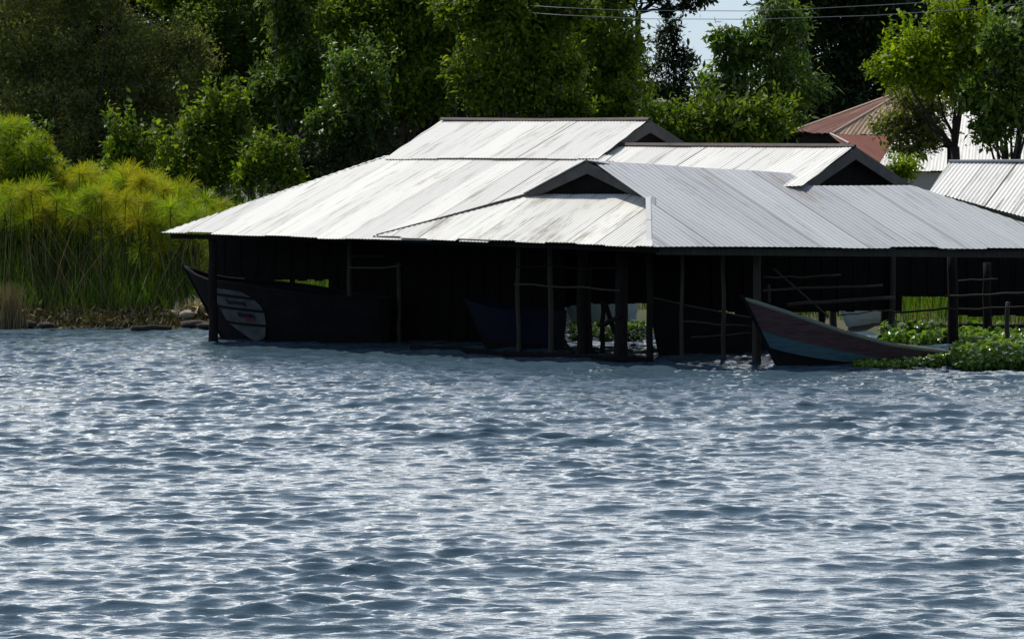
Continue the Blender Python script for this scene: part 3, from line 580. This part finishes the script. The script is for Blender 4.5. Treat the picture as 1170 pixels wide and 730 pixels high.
def tree(name, label, Yd, basepx, lobes_px, mat, leaf=(.17, .075), dens=34, nleaf=12, srad=.3, bark='bark', seed=0, cat='tree', group=None, sub=20, depth=1.0, tr=.13, droop=.3, limbs=7, hollow=.45, extra=None, fork=.35, sat=True, shoots=14, shoot_len=1.0):
    r = np.random.default_rng(seed+500); k = Yd/F
    lobes = []
    for L in lobes_px:
        x, y, rx, ry = L[:4]; yo = L[4] if len(L) > 4 else 0.0
        c = aty(x, y, Yd+yo); lobes.append((c, (rx*k, max(rx, ry)*k*.85*depth, ry*k)))
    bx = aty(basepx, 200, Yd)[0]; gz = float(groundz(np.array(bx), np.array(Yd))); base = np.array([bx, Yd, gz-.15])
    root = empty(name, tuple(base), label, cat, group)
    for c, R in list(lobes):
        for q in range(2):
            a = r.normal(0, 1, 3); a /= np.linalg.norm(a); a[2] = abs(a[2])*.8-.1; f = r.uniform(.28, .5)
            if R[0] > .5 and sat: lobes.append((np.asarray(c)+a*np.asarray(R)*r.uniform(.85, 1.1), tuple(np.asarray(R)*f)))
    cs, ds = crown_pts(lobes, dens, r, sub, hollow)
    sh_c, sh_d = [], []
    for q in range(shoots):
        c, R = lobes[r.integers(len(lobes))]; b_ = np.asarray(c)+r.uniform(-.8, .8, 3)*np.asarray(R)*np.array([1, 1, .2])+Z*R[2]*.6; a = nrm(np.array([r.normal(0, .28), r.normal(0, .28), 1])); L_ = r.uniform(.35, .9)*shoot_len
        for t in np.arange(0, 1.01, .16/L_ if L_ > .3 else .4): sh_c.append(b_+a*L_*t); sh_d.append(a)
    if sh_c: cs = np.concatenate([cs, np.array(sh_c)]); ds = np.concatenate([ds, np.array(sh_d)])
    V, Q = leaves(cs, ds, srad, nleaf+3, leaf[0]*.87, leaf[1]*.87, r, droop)
    npmesh('crown', V, Q, mat, root)
    mb = MB(); cen = sum(np.asarray(c)*R[0] for c, R in lobes)/sum(R[0] for c, R in lobes); top = base+(np.array([cen[0]*.5+base[0]*.5, Yd, cen[2]])-base)*fork if extra is None else extra
    mid = (base+top)/2+r.normal(0, .08, 3); mb.tube([base, mid, top], [tr*1.25, tr, tr*.85], 9)
    for (c, R) in lobes:
        for q in range(max(1, int(limbs*R[0]/1.6/max(1, len(lobes)/3)))):
            e = np.asarray(c)+r.normal(0, .42, 3)*np.asarray(R); m1 = top+(e-top)*.45+r.normal(0, .15, 3)+Z*.12
            mb.tube([top-Z*.05, top+(m1-top)*.5+r.normal(0, .05, 3), m1, e], [tr*.5, tr*.36, tr*.22, tr*.05], 6)
    mb.build('trunk', M[bark], root, smooth=True)
    return root
G1 = 'trees of the wood behind the boathouse'
tree('olive_tree', 'dull olive small leaved tree filling the top left corner behind the papyrus', 93, 90, [(30, 40, 70, 62), (115, 55, 75, 65), (190, 85, 60, 60), (15, 125, 60, 45), (100, 140, 85, 50), (170, 165, 60, 40), (60, 195, 70, 35), (60, -40, 120, 50)], M['olive'], (.12, .055), 60, 12, .26, seed=1, tr=.2)
tree('tall_tree', 'tall tree with bright lime sprays at the top left edge of the picture', 97, 205, [(200, -15, 55, 34), (95, -25, 40, 26), (215, 8, 28, 18)], M['lime'], (.16, .07), 40, 12, .28, seed=2, tr=.16)
tree('glossy_tree', 'dark glossy leaved tree right of the lime sprays above the bright shrub', 96, 285, [(255, 40, 48, 48), (305, 70, 55, 55), (265, 105, 50, 45), (315, 135, 60, 45), (300, -20, 80, 40)], M['glossgreen'], (.17, .08), 40, 12, .28, seed=3)
tree('shade_tree', 'very dark tree above the left slope of the main roof', 95, 375, [(380, 40, 60, 60), (365, 110, 60, 50), (400, 150, 50, 32), (330, 165, 55, 35), (400, -30, 80, 40)], M['glossgreen'], (.16, .07), 36, 12, .28, seed=4)
tree('broadleaf_tree', 'mid green broadleaf tree left of the dark pole', 90, 455, [(440, 45, 52, 48), (480, 30, 45, 45), (460, 95, 60, 38), (500, 90, 38, 45), (440, 130, 40, 25), (480, -30, 80, 40), (405, 25, 36, 34), (512, 45, 34, 34)], M['green'], (.17, .085), 44, 12, .28, seed=5)
tree('broadleaf_tree', 'bushy green tree right of the dark pole, above the main ridge', 83, 585, [(565, 55, 40, 40), (600, 30, 42, 38), (585, 95, 50, 35), (560, 118, 32, 20), (625, 90, 34, 36), (630, 125, 40, 22), (590, -25, 60, 30), (545, 15, 36, 30), (640, 25, 34, 30), (538, 85, 24, 22)], M['green'], (.17, .085), 46, 12, .27, seed=6)
tree('broadleaf_tree', 'yellowish green tree beside the patch of open sky, behind the main gable', 89, 690, [(660, 55, 38, 42), (700, 50, 36, 48), (675, 105, 48, 38), (710, 95, 24, 46), (700, 135, 44, 26), (726, 142, 30, 20), (665, -5, 44, 34)], M['green'], (.17, .085), 60, 12, .27, seed=7, sat=False)
tree('overhanging_tree', 'tree whose dark leafy bough hangs across the top of the open sky', 92, 722, [(680, -38, 50, 26), (718, 0, 12, 7), (748, -4, 14, 6), (788, 5, 16, 7), (762, 12, 5, 4), (775, -24, 34, 9), (806, -2, 11, 5)], M['dark'], (.13, .07), 70, 10, .17, seed=8, bark='bark_black', sub=12, limbs=2, fork=.9, tr=.09, sat=False, shoots=0)
tree('spiky_tree', 'dark pointed tree with layered twigs standing against the open sky', 104, 765, [(765, 34, 7, 8), (762, 52, 16, 10), (768, 70, 24, 10), (783, 74, 14, 7), (752, 82, 20, 9), (776, 98, 20, 12), (760, 108, 30, 14), (765, 135, 45, 22)], M['dark'], (.20, .06), 110, 10, .24, seed=9, bark='bark_black', sub=12, droop=.1, sat=False, shoots=0)
tree('mango_tree', 'broad drooping leaved tree on the right side of the open sky', 87, 870, [(826, 48, 5, 6), (840, 76, 14, 16), (822, 104, 16, 12), (868, 48, 16, 22), (888, 60, 30, 36), (850, 105, 38, 28), (905, 100, 28, 32), (870, 135, 50, 24), (815, 138, 40, 22), (895, 22, 26, 22)], M['glossgreen'], (.23, .075), 44, 12, .28, seed=10, droop=.8, sat=False, shoots=4)
tree('mango_tree', 'low leafy tree directly behind the right ridge, left of the rusty roof', 82, 800, [(762, 138, 24, 20), (792, 152, 26, 12), (826, 136, 24, 22), (858, 152, 26, 12), (886, 146, 20, 18), (742, 152, 18, 10)], M['green'], (.20, .08), 46, 12, .26, seed=11, tr=.1)
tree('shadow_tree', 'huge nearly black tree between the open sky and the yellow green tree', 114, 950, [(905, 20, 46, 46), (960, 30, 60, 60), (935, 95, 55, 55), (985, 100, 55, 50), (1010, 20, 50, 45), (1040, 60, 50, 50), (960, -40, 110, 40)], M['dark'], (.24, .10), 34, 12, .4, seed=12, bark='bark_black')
tree('young_tree', 'young leafy tree low between the dark tree and the mid green broadleaf tree', 84, 400, [(405, 120, 26, 20), (388, 145, 30, 16), (425, 95, 18, 18), (395, 80, 16, 16)], M['glossgreen'], (.16, .08), 46, 12, .26, seed=21, tr=.07)
tree('young_tree', 'dark leaved young tree squeezed behind the dark pole', 93, 525, [(530, 60, 30, 40), (522, 110, 34, 28), (535, 10, 34, 36)], M['glossgreen'], (.18, .08), 44, 12, .28, seed=22, tr=.08)
tree('tall_tree', 'tall dull green tree crown at the top behind the two bushy green trees', 101, 640, [(640, 10, 44, 40), (600, -10, 44, 30), (655, 70, 34, 44), (625, 55, 30, 30)], M['olive'], (.16, .07), 40, 12, .3, seed=23, tr=.12)
tree('glossy_tree', 'glossy tree with drooping sprays between the lime sprays and the very dark tree', 90, 338, [(335, 35, 26, 26), (345, 75, 26, 24), (322, 105, 26, 20), (350, 125, 24, 18), (330, 0, 30, 24)], M['glossgreen'], (.20, .07), 46, 12, .28, seed=24, tr=.1, droop=.7)
k_ = aty(1091, 168, 84)
tree('acacia_tree', 'yellow green tree with forked black trunk in front of the rusty roof', 84, 1094, [(1048, 62, 36, 26), (1018, 78, 26, 18), (1078, 42, 38, 30), (1102, 58, 36, 32), (1100, 90, 34, 26), (1058, 92, 36, 24), (1090, 20, 26, 18), (1125, 45, 22, 20)], M['lime'], (.16, .075), 62, 12, .25, bark='bark_black', seed=13, tr=.13, extra=k_, limbs=8, sat=False)
tree('acacia_tree', 'dull drooping lower tree hanging over the right part of the rusty roof', 86, 1088, [(1040, 122, 32, 20), (1024, 146, 22, 20), (1050, 148, 28, 22), (1070, 126, 26, 20), (1038, 168, 22, 12), (1064, 160, 16, 12)], M['olive'], (.13, .055), 120, 12, .22, bark='bark_black', seed=14, tr=.10, extra=aty(1086, 166, 86), limbs=9, sat=False, shoots=0)
tree('mango_tree', 'dark green tree cut by the right edge of the picture', 83, 1150, [(1150, 60, 28, 28), (1168, 95, 34, 36), (1135, 115, 28, 26), (1158, 145, 34, 28), (1195, 60, 40, 50), (1128, 150, 16, 14)], M['glossgreen'], (.19, .08), 50, 12, .26, bark='bark_black', seed=15, tr=.12)
tree('mango_tree', 'tree with leafy bough entering the top right corner', 88, 1260, [(1165, 2, 24, 12), (1215, -10, 50, 30), (1140, -6, 12, 8), (1240, 60, 50, 50)], M['dark'], (.15, .07), 60, 12, .22, seed=16, bark='bark_black')
G2 = 'dark trees at the back of the wood'
for i, (x, y) in enumerate(((-70, 60), (30, 60), (130, 50), (230, 60), (330, 50), (430, 60), (530, 50), (620, 60), (690, 90), (1090, 60), (1190, 50), (1290, 60))):
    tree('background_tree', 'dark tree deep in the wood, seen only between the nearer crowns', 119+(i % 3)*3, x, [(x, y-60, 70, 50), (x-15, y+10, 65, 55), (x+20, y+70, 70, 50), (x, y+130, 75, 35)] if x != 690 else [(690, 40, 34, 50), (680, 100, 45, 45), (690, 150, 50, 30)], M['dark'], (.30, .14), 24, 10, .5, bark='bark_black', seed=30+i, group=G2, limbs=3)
for i, (x, y) in enumerate(((760, 135), (850, 130), (920, 140))):
    tree('background_tree', 'low dark tree deep in the wood below the open sky', 112, x, [(x, y+8, 50, 24), (x-20, y+35, 50, 22)], M['dark'], (.26, .11), 30, 10, .4, bark='bark_black', seed=50+i, group='low dark trees below the open sky', limbs=3)
# shrubs on the bank
def shrub(label, Yd, bx, lobes, mat, seed, leaf=(.15, .08), dens=55, **kw):
    return tree('shrub', label, Yd, bx, lobes, mat, leaf, dens, 10, .22, seed=seed, cat='shrub', tr=.05, fork=.2, **{'shoots': 16, 'sat': False, **kw})
shrub('bright green shrub with upright shoots left of the main roof slope', 82, 245, [(225, 155, 16, 18), (245, 165, 28, 24), (200, 186, 18, 16), (275, 182, 16, 14), (255, 198, 34, 20), (215, 205, 36, 18), (265, 150, 14, 14), (242, 138, 7, 12)], M['green'], 60, (.15, .085), shoots=34, shoot_len=1.1)
shrub('small light green shrub leaning over the slope of the main roof', 80, 305, [(300, 184, 11, 12), (317, 194, 13, 11), (286, 202, 16, 12), (330, 203, 10, 7)], M['green'], 61, (.14, .075), shoots=26, shoot_len=.75)
shrub('rounded dark green bush at the left edge above the papyrus', 75, 25, [(15, 195, 28, 18), (45, 195, 18, 16), (25, 212, 34, 12)], M['green'], 62, (.12, .06), 70)
shrub('narrow green bush between the olive tree and the bright shrub', 84, 140, [(138, 170, 9, 12), (136, 190, 18, 14), (165, 195, 16, 12)], M['green'], 63)
shrub('low dark bush behind the left slope of the main roof', 84, 365, [(370, 185, 45, 18), (330, 205, 40, 16), (420, 165, 40, 14)], M['dark'], 64, (.15, .07))
shrub('small lime shrub poking up left of the rusty roof corner', 78, 1035, [(1034, 194, 9, 6), (1024, 200, 10, 6)], M['lime'], 65, (.12, .06), shoots=3, shoot_len=.3)

# ---- papyrus and reeds: stuff
def blades(P, h, lean, w, r, seg=4, curve=.25):
    """grass blades rooted at P (n,3): heights h, bending"""
    n = len(P); a = r.uniform(0, 6.283, n); dr = np.stack([np.cos(a), np.sin(a), 0*a], 1); f = r.uniform(0, 3.1416, n); sd = np.stack([np.cos(f), np.sin(f)*.6, 0*f], 1)
    t = np.linspace(0, 1, seg+1); VV = []
    for i, q in enumerate(t):
        c = P+dr*(lean*h)[:, None]*(q*.5+q*q*curve*2)+Z*(h*q*(1-.12*q*lean))[:, None]; ww = w*(1-q**1.5)*.5+.0012
        VV += [c-sd*ww[:, None] if hasattr(ww, '__len__') and len(np.shape(ww)) else c-sd*ww, c+sd*ww[:, None] if hasattr(ww, '__len__') and len(np.shape(ww)) else c+sd*ww]
    V = np.stack(VV, 1); m_ = 2*(seg+1); i = np.arange(n)[:, None, None]*m_; j = np.arange(seg)[None, :, None]*2
    Q = (i+j+np.array([0, 1, 3, 2])[None, None]).reshape(-1, 4); return V.reshape(-1, 3), Q
def join(parts):
    V, Q, o = [], [], 0
    for v_, q_ in parts: V.append(v_); Q.append(q_+o); o += len(v_)
    return np.concatenate(V), np.concatenate(Q)
r = np.random.default_rng(77)
# umbel heads
def umbels(heads, R, r, nf=190):
    n = len(heads); d = r.normal(0, 1, (n, nf, 3)); d[..., 2] = d[..., 2]*.75+.45; d /= np.linalg.norm(d, axis=2, keepdims=True)
    L = (R[:, None]*r.uniform(.75, 1.1, (n, nf)))[..., None]; c = heads[:, None]; p1 = c+d*L*.55; p2 = c+d*L-Z*(L*.16)*(1-d[..., 2:3]*.4)
    s = np.cross(d, r.normal(0, 1, (n, nf, 3))); s /= np.linalg.norm(s, axis=2, keepdims=True); w = .0034
    V = np.stack([c-s*w*.5+0*d, c+s*w*.5+0*d, p1-s*w, p1+s*w, p2-s*w*.9, p2+s*w*.9], 2).reshape(-1, 3)
    i = np.arange(n*nf)[:, None]*6; Q = np.concatenate([i+np.array([[0, 1, 3, 2]]), i+np.array([[2, 3, 5, 4]])]); return V, Q
hp = []
def addheads(n, x0, x1, ytop, spread, Y0, Y1):
    for _ in range(n):
        x = r.uniform(x0, x1); y = np.interp(x, [p[0] for p in ytop], [p[1] for p in ytop])+abs(r.normal(0, spread)); hp.append(aty(x, y, r.uniform(Y0, Y1)))
prof = [(-60, 150), (0, 148), (22, 140), (40, 158), (60, 185), (80, 202), (110, 190), (140, 195), (170, 205), (200, 214), (230, 222), (260, 232), (420, 240)]
addheads(210, -60, 255, prof, 26, 74.5, 79); addheads(170, -60, 250, [(x, max(y+25, 215)) for x, y in prof], 26, 72.5, 75.5); addheads(60, 250, 460, prof, 20, 76, 80)
heads = np.array(hp); V, Q = umbels(heads, r.uniform(.24, .44, len(heads)), r)
gz = groundz(heads[:, 0], heads[:, 1]); foot = heads.copy(); foot[:, 2] = gz; foot[:, :2] += r.normal(0, .15, (len(heads), 2))
# stalks as thin three-sided tubes
ang = np.array([0, 2.094, 4.188]); ring = np.stack([np.cos(ang), np.sin(ang), 0*ang], 1)
sv = np.concatenate([foot[:, None]+ring*.018, heads[:, None]+ring*.010], 1).reshape(-1, 3); i = np.arange(len(heads))[:, None]*6
sq = np.concatenate([i+np.array([[a, (a+1) % 3, 3+(a+1) % 3, 3+a]]) for a in range(3)])
tag(npmesh('papyrus', *join([(V, Q)]), M['papyrus']), 'tall yellow green papyrus with feathery heads on the left bank', 'papyrus', kind='stuff')
st_ = npmesh('papyrus_stalks', sv, sq, M['stalk']); tag(st_, 'bare green papyrus stalks under the feathery heads on the left bank', 'stalks', kind='stuff')
def scatter(n, x0, x1, d0, d1, pw=1.0):
    x = r.uniform(x0, x1, n); y = shoreY(x)+d0+(d1-d0)*r.uniform(0, 1, n)**pw; return np.stack([x, y, groundz(x, y)-.03], 1)
P = scatter(8500, -14, -3.5, 1.6, 9.5); h = r.uniform(.9, 2.3, len(P))*np.interp(P[:, 1]-shoreY(P[:, 0]), [1.6, 3.5, 9], [.55, .9, 1.1])
pa = blades(P, h, r.uniform(.02, .4, len(P)), .021, r)
P = scatter(9000, -3.5, 14, 1.2, 8); pb = blades(P, r.uniform(.5, 1.7, len(P)), r.uniform(.05, .4, len(P)), .018, r)
P = scatter(2500, -13.5, -4, 1.1, 2.6); pc = blades(P, r.uniform(.3, .9, len(P)), r.uniform(.1, .6, len(P)), .02, r)
tag(npmesh('reeds', *join([pa, pb, pc]), M['reed']), 'dense green reeds along the bank below the papyrus heads', 'reeds', kind='stuff')
P = scatter(800, -14, -4, 1.2, 5); V, Q = blades(P, r.uniform(.6, 2.6, len(P)), r.uniform(.05, .8, len(P)), .02, r)
tag(npmesh('dry_reeds', V, Q, M['drystalk']), 'dry straw coloured stems leaning among the green reeds', 'dry reeds', kind='stuff')
# undergrowth under the wood: one leafy mass
x = r.uniform(-20, 20, 3000); y = r.uniform(80, 112, 3000); ok = ~((x > 7) & (y > 88)); x, y = x[ok], y[ok]; cs = np.stack([x, y, groundz(x, y)+r.uniform(.1, 1.6, len(x))], 1)
V, Q = leaves(cs, np.tile(Z, (len(cs), 1)), .45, 9, .22, .11, r)
tag(npmesh('undergrowth', V, Q, M['dark']), 'dark leafy undergrowth on the ground beneath the wood', 'undergrowth', kind='stuff')
# shore litter
P = scatter(7500, -13.5, -4.6, -.3, 2.6, 1.3); P[:, 2] += .03+np.abs(r.normal(0, .06, len(P))); dd = r.normal(0, 1, (len(P), 3)); dd[:, 2] = abs(dd[:, 2])*.5; dd /= np.linalg.norm(dd, axis=1, keepdims=True)
V, Q = leaves(P, dd, .06, 3, .17, .04, r, 0.0)
V[:, 2] = np.maximum(V[:, 2], .01)
tag(npmesh('shore_litter', V, Q, M['debris']), 'brown and green litter of dead stems washed along the left shore', 'litter', kind='stuff')
def rock(name, label, c, R, mat, seed, group=None, cat='rock'):
    rr = np.random.default_rng(seed); th = np.linspace(0, math.pi, 9); ph = np.linspace(0, 2*math.pi, 14)[:-1]; T, Ph = np.meshgrid(th, ph, indexing='ij')
    d = np.stack([np.sin(T)*np.cos(Ph), np.sin(T)*np.sin(Ph), np.cos(T)], -1); nn = 1+.38*vnoise(d[..., 0]*2.4+d[..., 2]*1.5, d[..., 1]*2.4+d[..., 2]*2, 1.6, seed)+.28*vnoise(d[..., 0]*6, d[..., 1]*6+d[..., 2]*5, 1.6, seed+1)
    V = (d*nn[..., None]*np.asarray(R)).reshape(-1, 3)+np.asarray(c); i = np.arange(8)[:, None]*13; j = np.arange(13)[None]; Q = np.stack([i+j, i+13+j, i+13+(j+1) % 13, i+(j+1) % 13], -1).reshape(-1, 4)
    return tag(npmesh(name, V, Q, mat, smooth=False), label, cat, group)
def shorept(x, y, z=.05): return atz(x, y, z)
for i, (x, y, R, lb) in enumerate(((226, 360, .10, 'pale rough stone nearest the corner post on the left bank'), (213, 362, .11, 'small pale stone in the middle of the pale heap by the corner post'), (200, 361, .085, 'flat pale stone at the left end of the pale heap by the corner post'), (253, 373, .12, 'small pale stone seen between the corner post and the black boat'))):
    rock('stone', lb, shorept(x, y, .2)+Z*.05, (R*1.4, R, R*.8), M['stone'], 3+i, None, 'stone')
P = np.stack([r.uniform(-6.95, -5.9, 700), r.uniform(71.4, 72.6, 700), np.zeros(700)], 1); P[:, 2] = groundz(P[:, 0], P[:, 1])+r.uniform(0, .30, 700)*np.clip(1-abs(P[:, 0]+6.35)/.75, 0.1, 1); dd = r.normal(0, 1, (700, 3)); dd[:, 2] *= .4; dd /= np.linalg.norm(dd, axis=1, keepdims=True)
V, Q = leaves(P, dd, .07, 4, .2, .06, r, 0.0)
tag(npmesh('straw_heap', V, Q, M['straw']), 'low heap of pale straw beside the corner post on the left bank', 'straw heap')
for i, (x, y, R) in enumerate(((222, 374, .26), (207, 371, .20), (236, 376, .20), (30, 374, .22), (52, 375, .17))):
    rock('mud_clod', 'dark lump of mud at the water edge on the left shore', shorept(x, y, .03)+Z*.06, (R, R*.6, R*.36), M['stone_dark'], 10+i, 'dark lumps along the left shore', 'mud clod')
for i, (x0, y0, x1, y1, rad, lb) in enumerate(((108, 370, 150, 376, .05, 'thin driftwood log lying along the water, nearest the middle of the left shore'), (150, 375, 196, 375, .055, 'driftwood log with pale end lying along the water left of the mud lumps'), (86, 350, 101, 322, .022, 'pale broken stem leaning up out of the reeds'), (3, 372, 9, 345, .03, 'pale leaning stick at the left end of the shore'))):
    a = atz(x0, y0, .08); b = aty(x1, y1, a[1]+(.3 if i < 2 else .1)); mb = MB(); mb.tube(wob(a, b, 4, .012), [rad, rad*1.05, rad, rad*.9, rad*.7], 7)
    tag(mb.build('driftwood', M['wood_grey'] if i < 2 else M['hull_white'], None, True), lb, 'driftwood')
mb = MB(); a = atz(190, 359, .15); mb.tube([a-Z*.3, a+Z*.1, aty(190.5, 342, a[1])], [.05, .05, .04], 7); tag(mb.build('mooring_stake', M['wood_dark'], None, True), 'short dark stake driven in beside the pale boulders', 'stake')
P = np.tile(atz(6, 376, .1), (420, 1))+r.normal(0, 1, (420, 3))*np.array([.16, .12, 0]); V, Q = blades(P, r.uniform(.5, 1.0, 420), r.uniform(.02, .35, 420), .022, r)
tag(npmesh('dead_clump', V, Q, M['drystalk']), 'brown clump of dead reed standing at the left edge of the shore', 'reed clump')

# ---- water hyacinth
def hyacinth(P, r, hmin=.10, hmax=.30, nl=9, lsz=1.0):
    n = len(P); m_ = n*nl; Pc = np.repeat(P, nl, 0); a = r.uniform(0, 6.283, m_); t = r.uniform(.2, 1, m_)
    c = Pc+np.stack([np.cos(a)*.14*t, np.sin(a)*.14*t, r.uniform(hmin, hmax, m_)*(1.15-.5*t)], 1)
    nn = np.stack([np.cos(a)*.7*t, np.sin(a)*.7*t, .7+0*a], 1)+r.normal(0, .35, (m_, 3)); nn /= np.linalg.norm(nn, axis=1, keepdims=True)
    x = np.cross(nn, r.normal(0, 1, (m_, 3))); x /= np.linalg.norm(x, axis=1, keepdims=True); y = np.cross(nn, x); R = r.uniform(.032, .062, m_)[:, None]*lsz
    V = np.stack([c+R*(x*math.cos(k)+y*1.15*math.sin(k))+nn*.012*math.cos(2*k) for k in np.arange(6)*math.pi/3], 1).reshape(-1, 3); i = np.arange(m_)[:, None]*6
    Q = np.concatenate([i+np.array([[0, 1, 2, 3]]), i+np.array([[0, 3, 4, 5]])])
    b = np.repeat(P, nl, 0); sdv = np.stack([np.sin(a), -np.cos(a), 0*a], 1)*.008
    SV = np.stack([b-sdv, b+sdv, c+sdv*.6, c-sdv*.6], 1).reshape(-1, 3); SQ = np.arange(m_)[:, None]*4+np.array([[0, 1, 2, 3]])
    return join([(V, Q), (SV, SQ)])
def pxscatter(n, poly):
    xs_, out_ = poly, []
    for _ in range(n):
        x = r.uniform(xs_[0][0], xs_[-1][0]); y0 = np.interp(x, [p[0] for p in poly], [p[1] for p in poly]); y1 = np.interp(x, [p[0] for p in poly], [p[2] for p in poly]); out_.append(atz(x, r.uniform(y0, y1), .0))
    return np.array(out_)
P1_ = pxscatter(1300, [(1090, 408, 423), (1115, 396, 424), (1300, 392, 424)]); P2_ = pxscatter(130, [(1060, 412, 420), (1092, 408, 421)])
tag(npmesh('water_hyacinth', *join([hyacinth(P1_, r, .07, .27), hyacinth(P2_, r, .05, .14, 9, .75)]), M['hyacinth']), 'thick mat of glossy water hyacinth at the right edge below the posts', 'water hyacinth', kind='stuff')
P3_ = pxscatter(170, [(972, 415, 419), (1000, 412, 421), (1040, 413, 422), (1056, 416, 420)])
tag(npmesh('water_hyacinth', *hyacinth(P3_, r, .03, .11, 9, .7), M['hyacinth']), 'small floating patch of water hyacinth against the red and teal boat', 'water hyacinth', kind='stuff')
P4_ = pxscatter(500, [(1010, 383, 396), (1095, 386, 396), (1300, 384, 396)]); tag(npmesh('bank_weeds', *hyacinth(P4_, r, .08, .32), M['hyacinth']), 'leafy weeds in sunlight behind the posts on the right', 'weeds', kind='stuff')
P5_ = pxscatter(160, [(655, 377, 391), (745, 377, 391)]); tag(npmesh('bank_weeds', *hyacinth(P5_, r, .05, .2, 9, .8), M['hyacinth']), 'leafy weeds lit behind the thick posts in the middle of the boathouse', 'weeds', kind='stuff')

# ------------------------------------------------------------------ utility pole and wires
def upole(x, Yp):
    b = aty(x, 200, Yp); g0 = float(groundz(np.array(b[0]), np.array(b[1]))); p = np.array([b[0], Yp, g0])
    root = empty('utility_pole', tuple(p), 'dark slender pole rising out of the trees behind the main roof' if x < 800 else 'dark slender pole outside the wood at the right', 'utility pole')
    mb = MB(); mb.tube([p-Z*.3, p+Z*4, p+Z*8.6], [.13, .11, .085], 8); mb.build('pole_shaft', M['wood_dark'], root, True)
    mb = MB(); mb.beam(p+np.array([0, -.11, 7.0]), p+np.array([.0, -.11, 7.0])+Z*.001+np.array([1.4, 0, 0])*0+np.array([0.01, 0, 0]), .1, .1) if False else mb.box(p+np.array([0, -.14, 7.6]), (.7, 0, 0), (0, .045, 0), (0, 0, .05)); mb.build('cross_arm', M['wood_dark'], root)
    return p
upole(526, 86); upole(1330, 81)
for lb, pts in (('upper of the two thin wires strung across the open sky', [(526, 2), (640, 9), (720, 12.5), (850, 13), (905, 11.5), (1010, 6), (1075, 2), (1330, -22)]), ('lower of the two thin wires strung across the open sky', [(526, 9), (640, 17.5), (740, 22), (860, 22.5), (1000, 18), (1075, 13), (1135, 8), (1330, -14)])):
    mb = MB(); P = [aty(x, y, np.interp(x, [526, 640, 1075, 1330], [86, 80.5, 80.5, 81])) for x, y in pts]; mb.tube(P, .0075, 5); tag(mb.build('power_line', M['wire'], None, True), lb, 'wire', 'wires across the open sky')
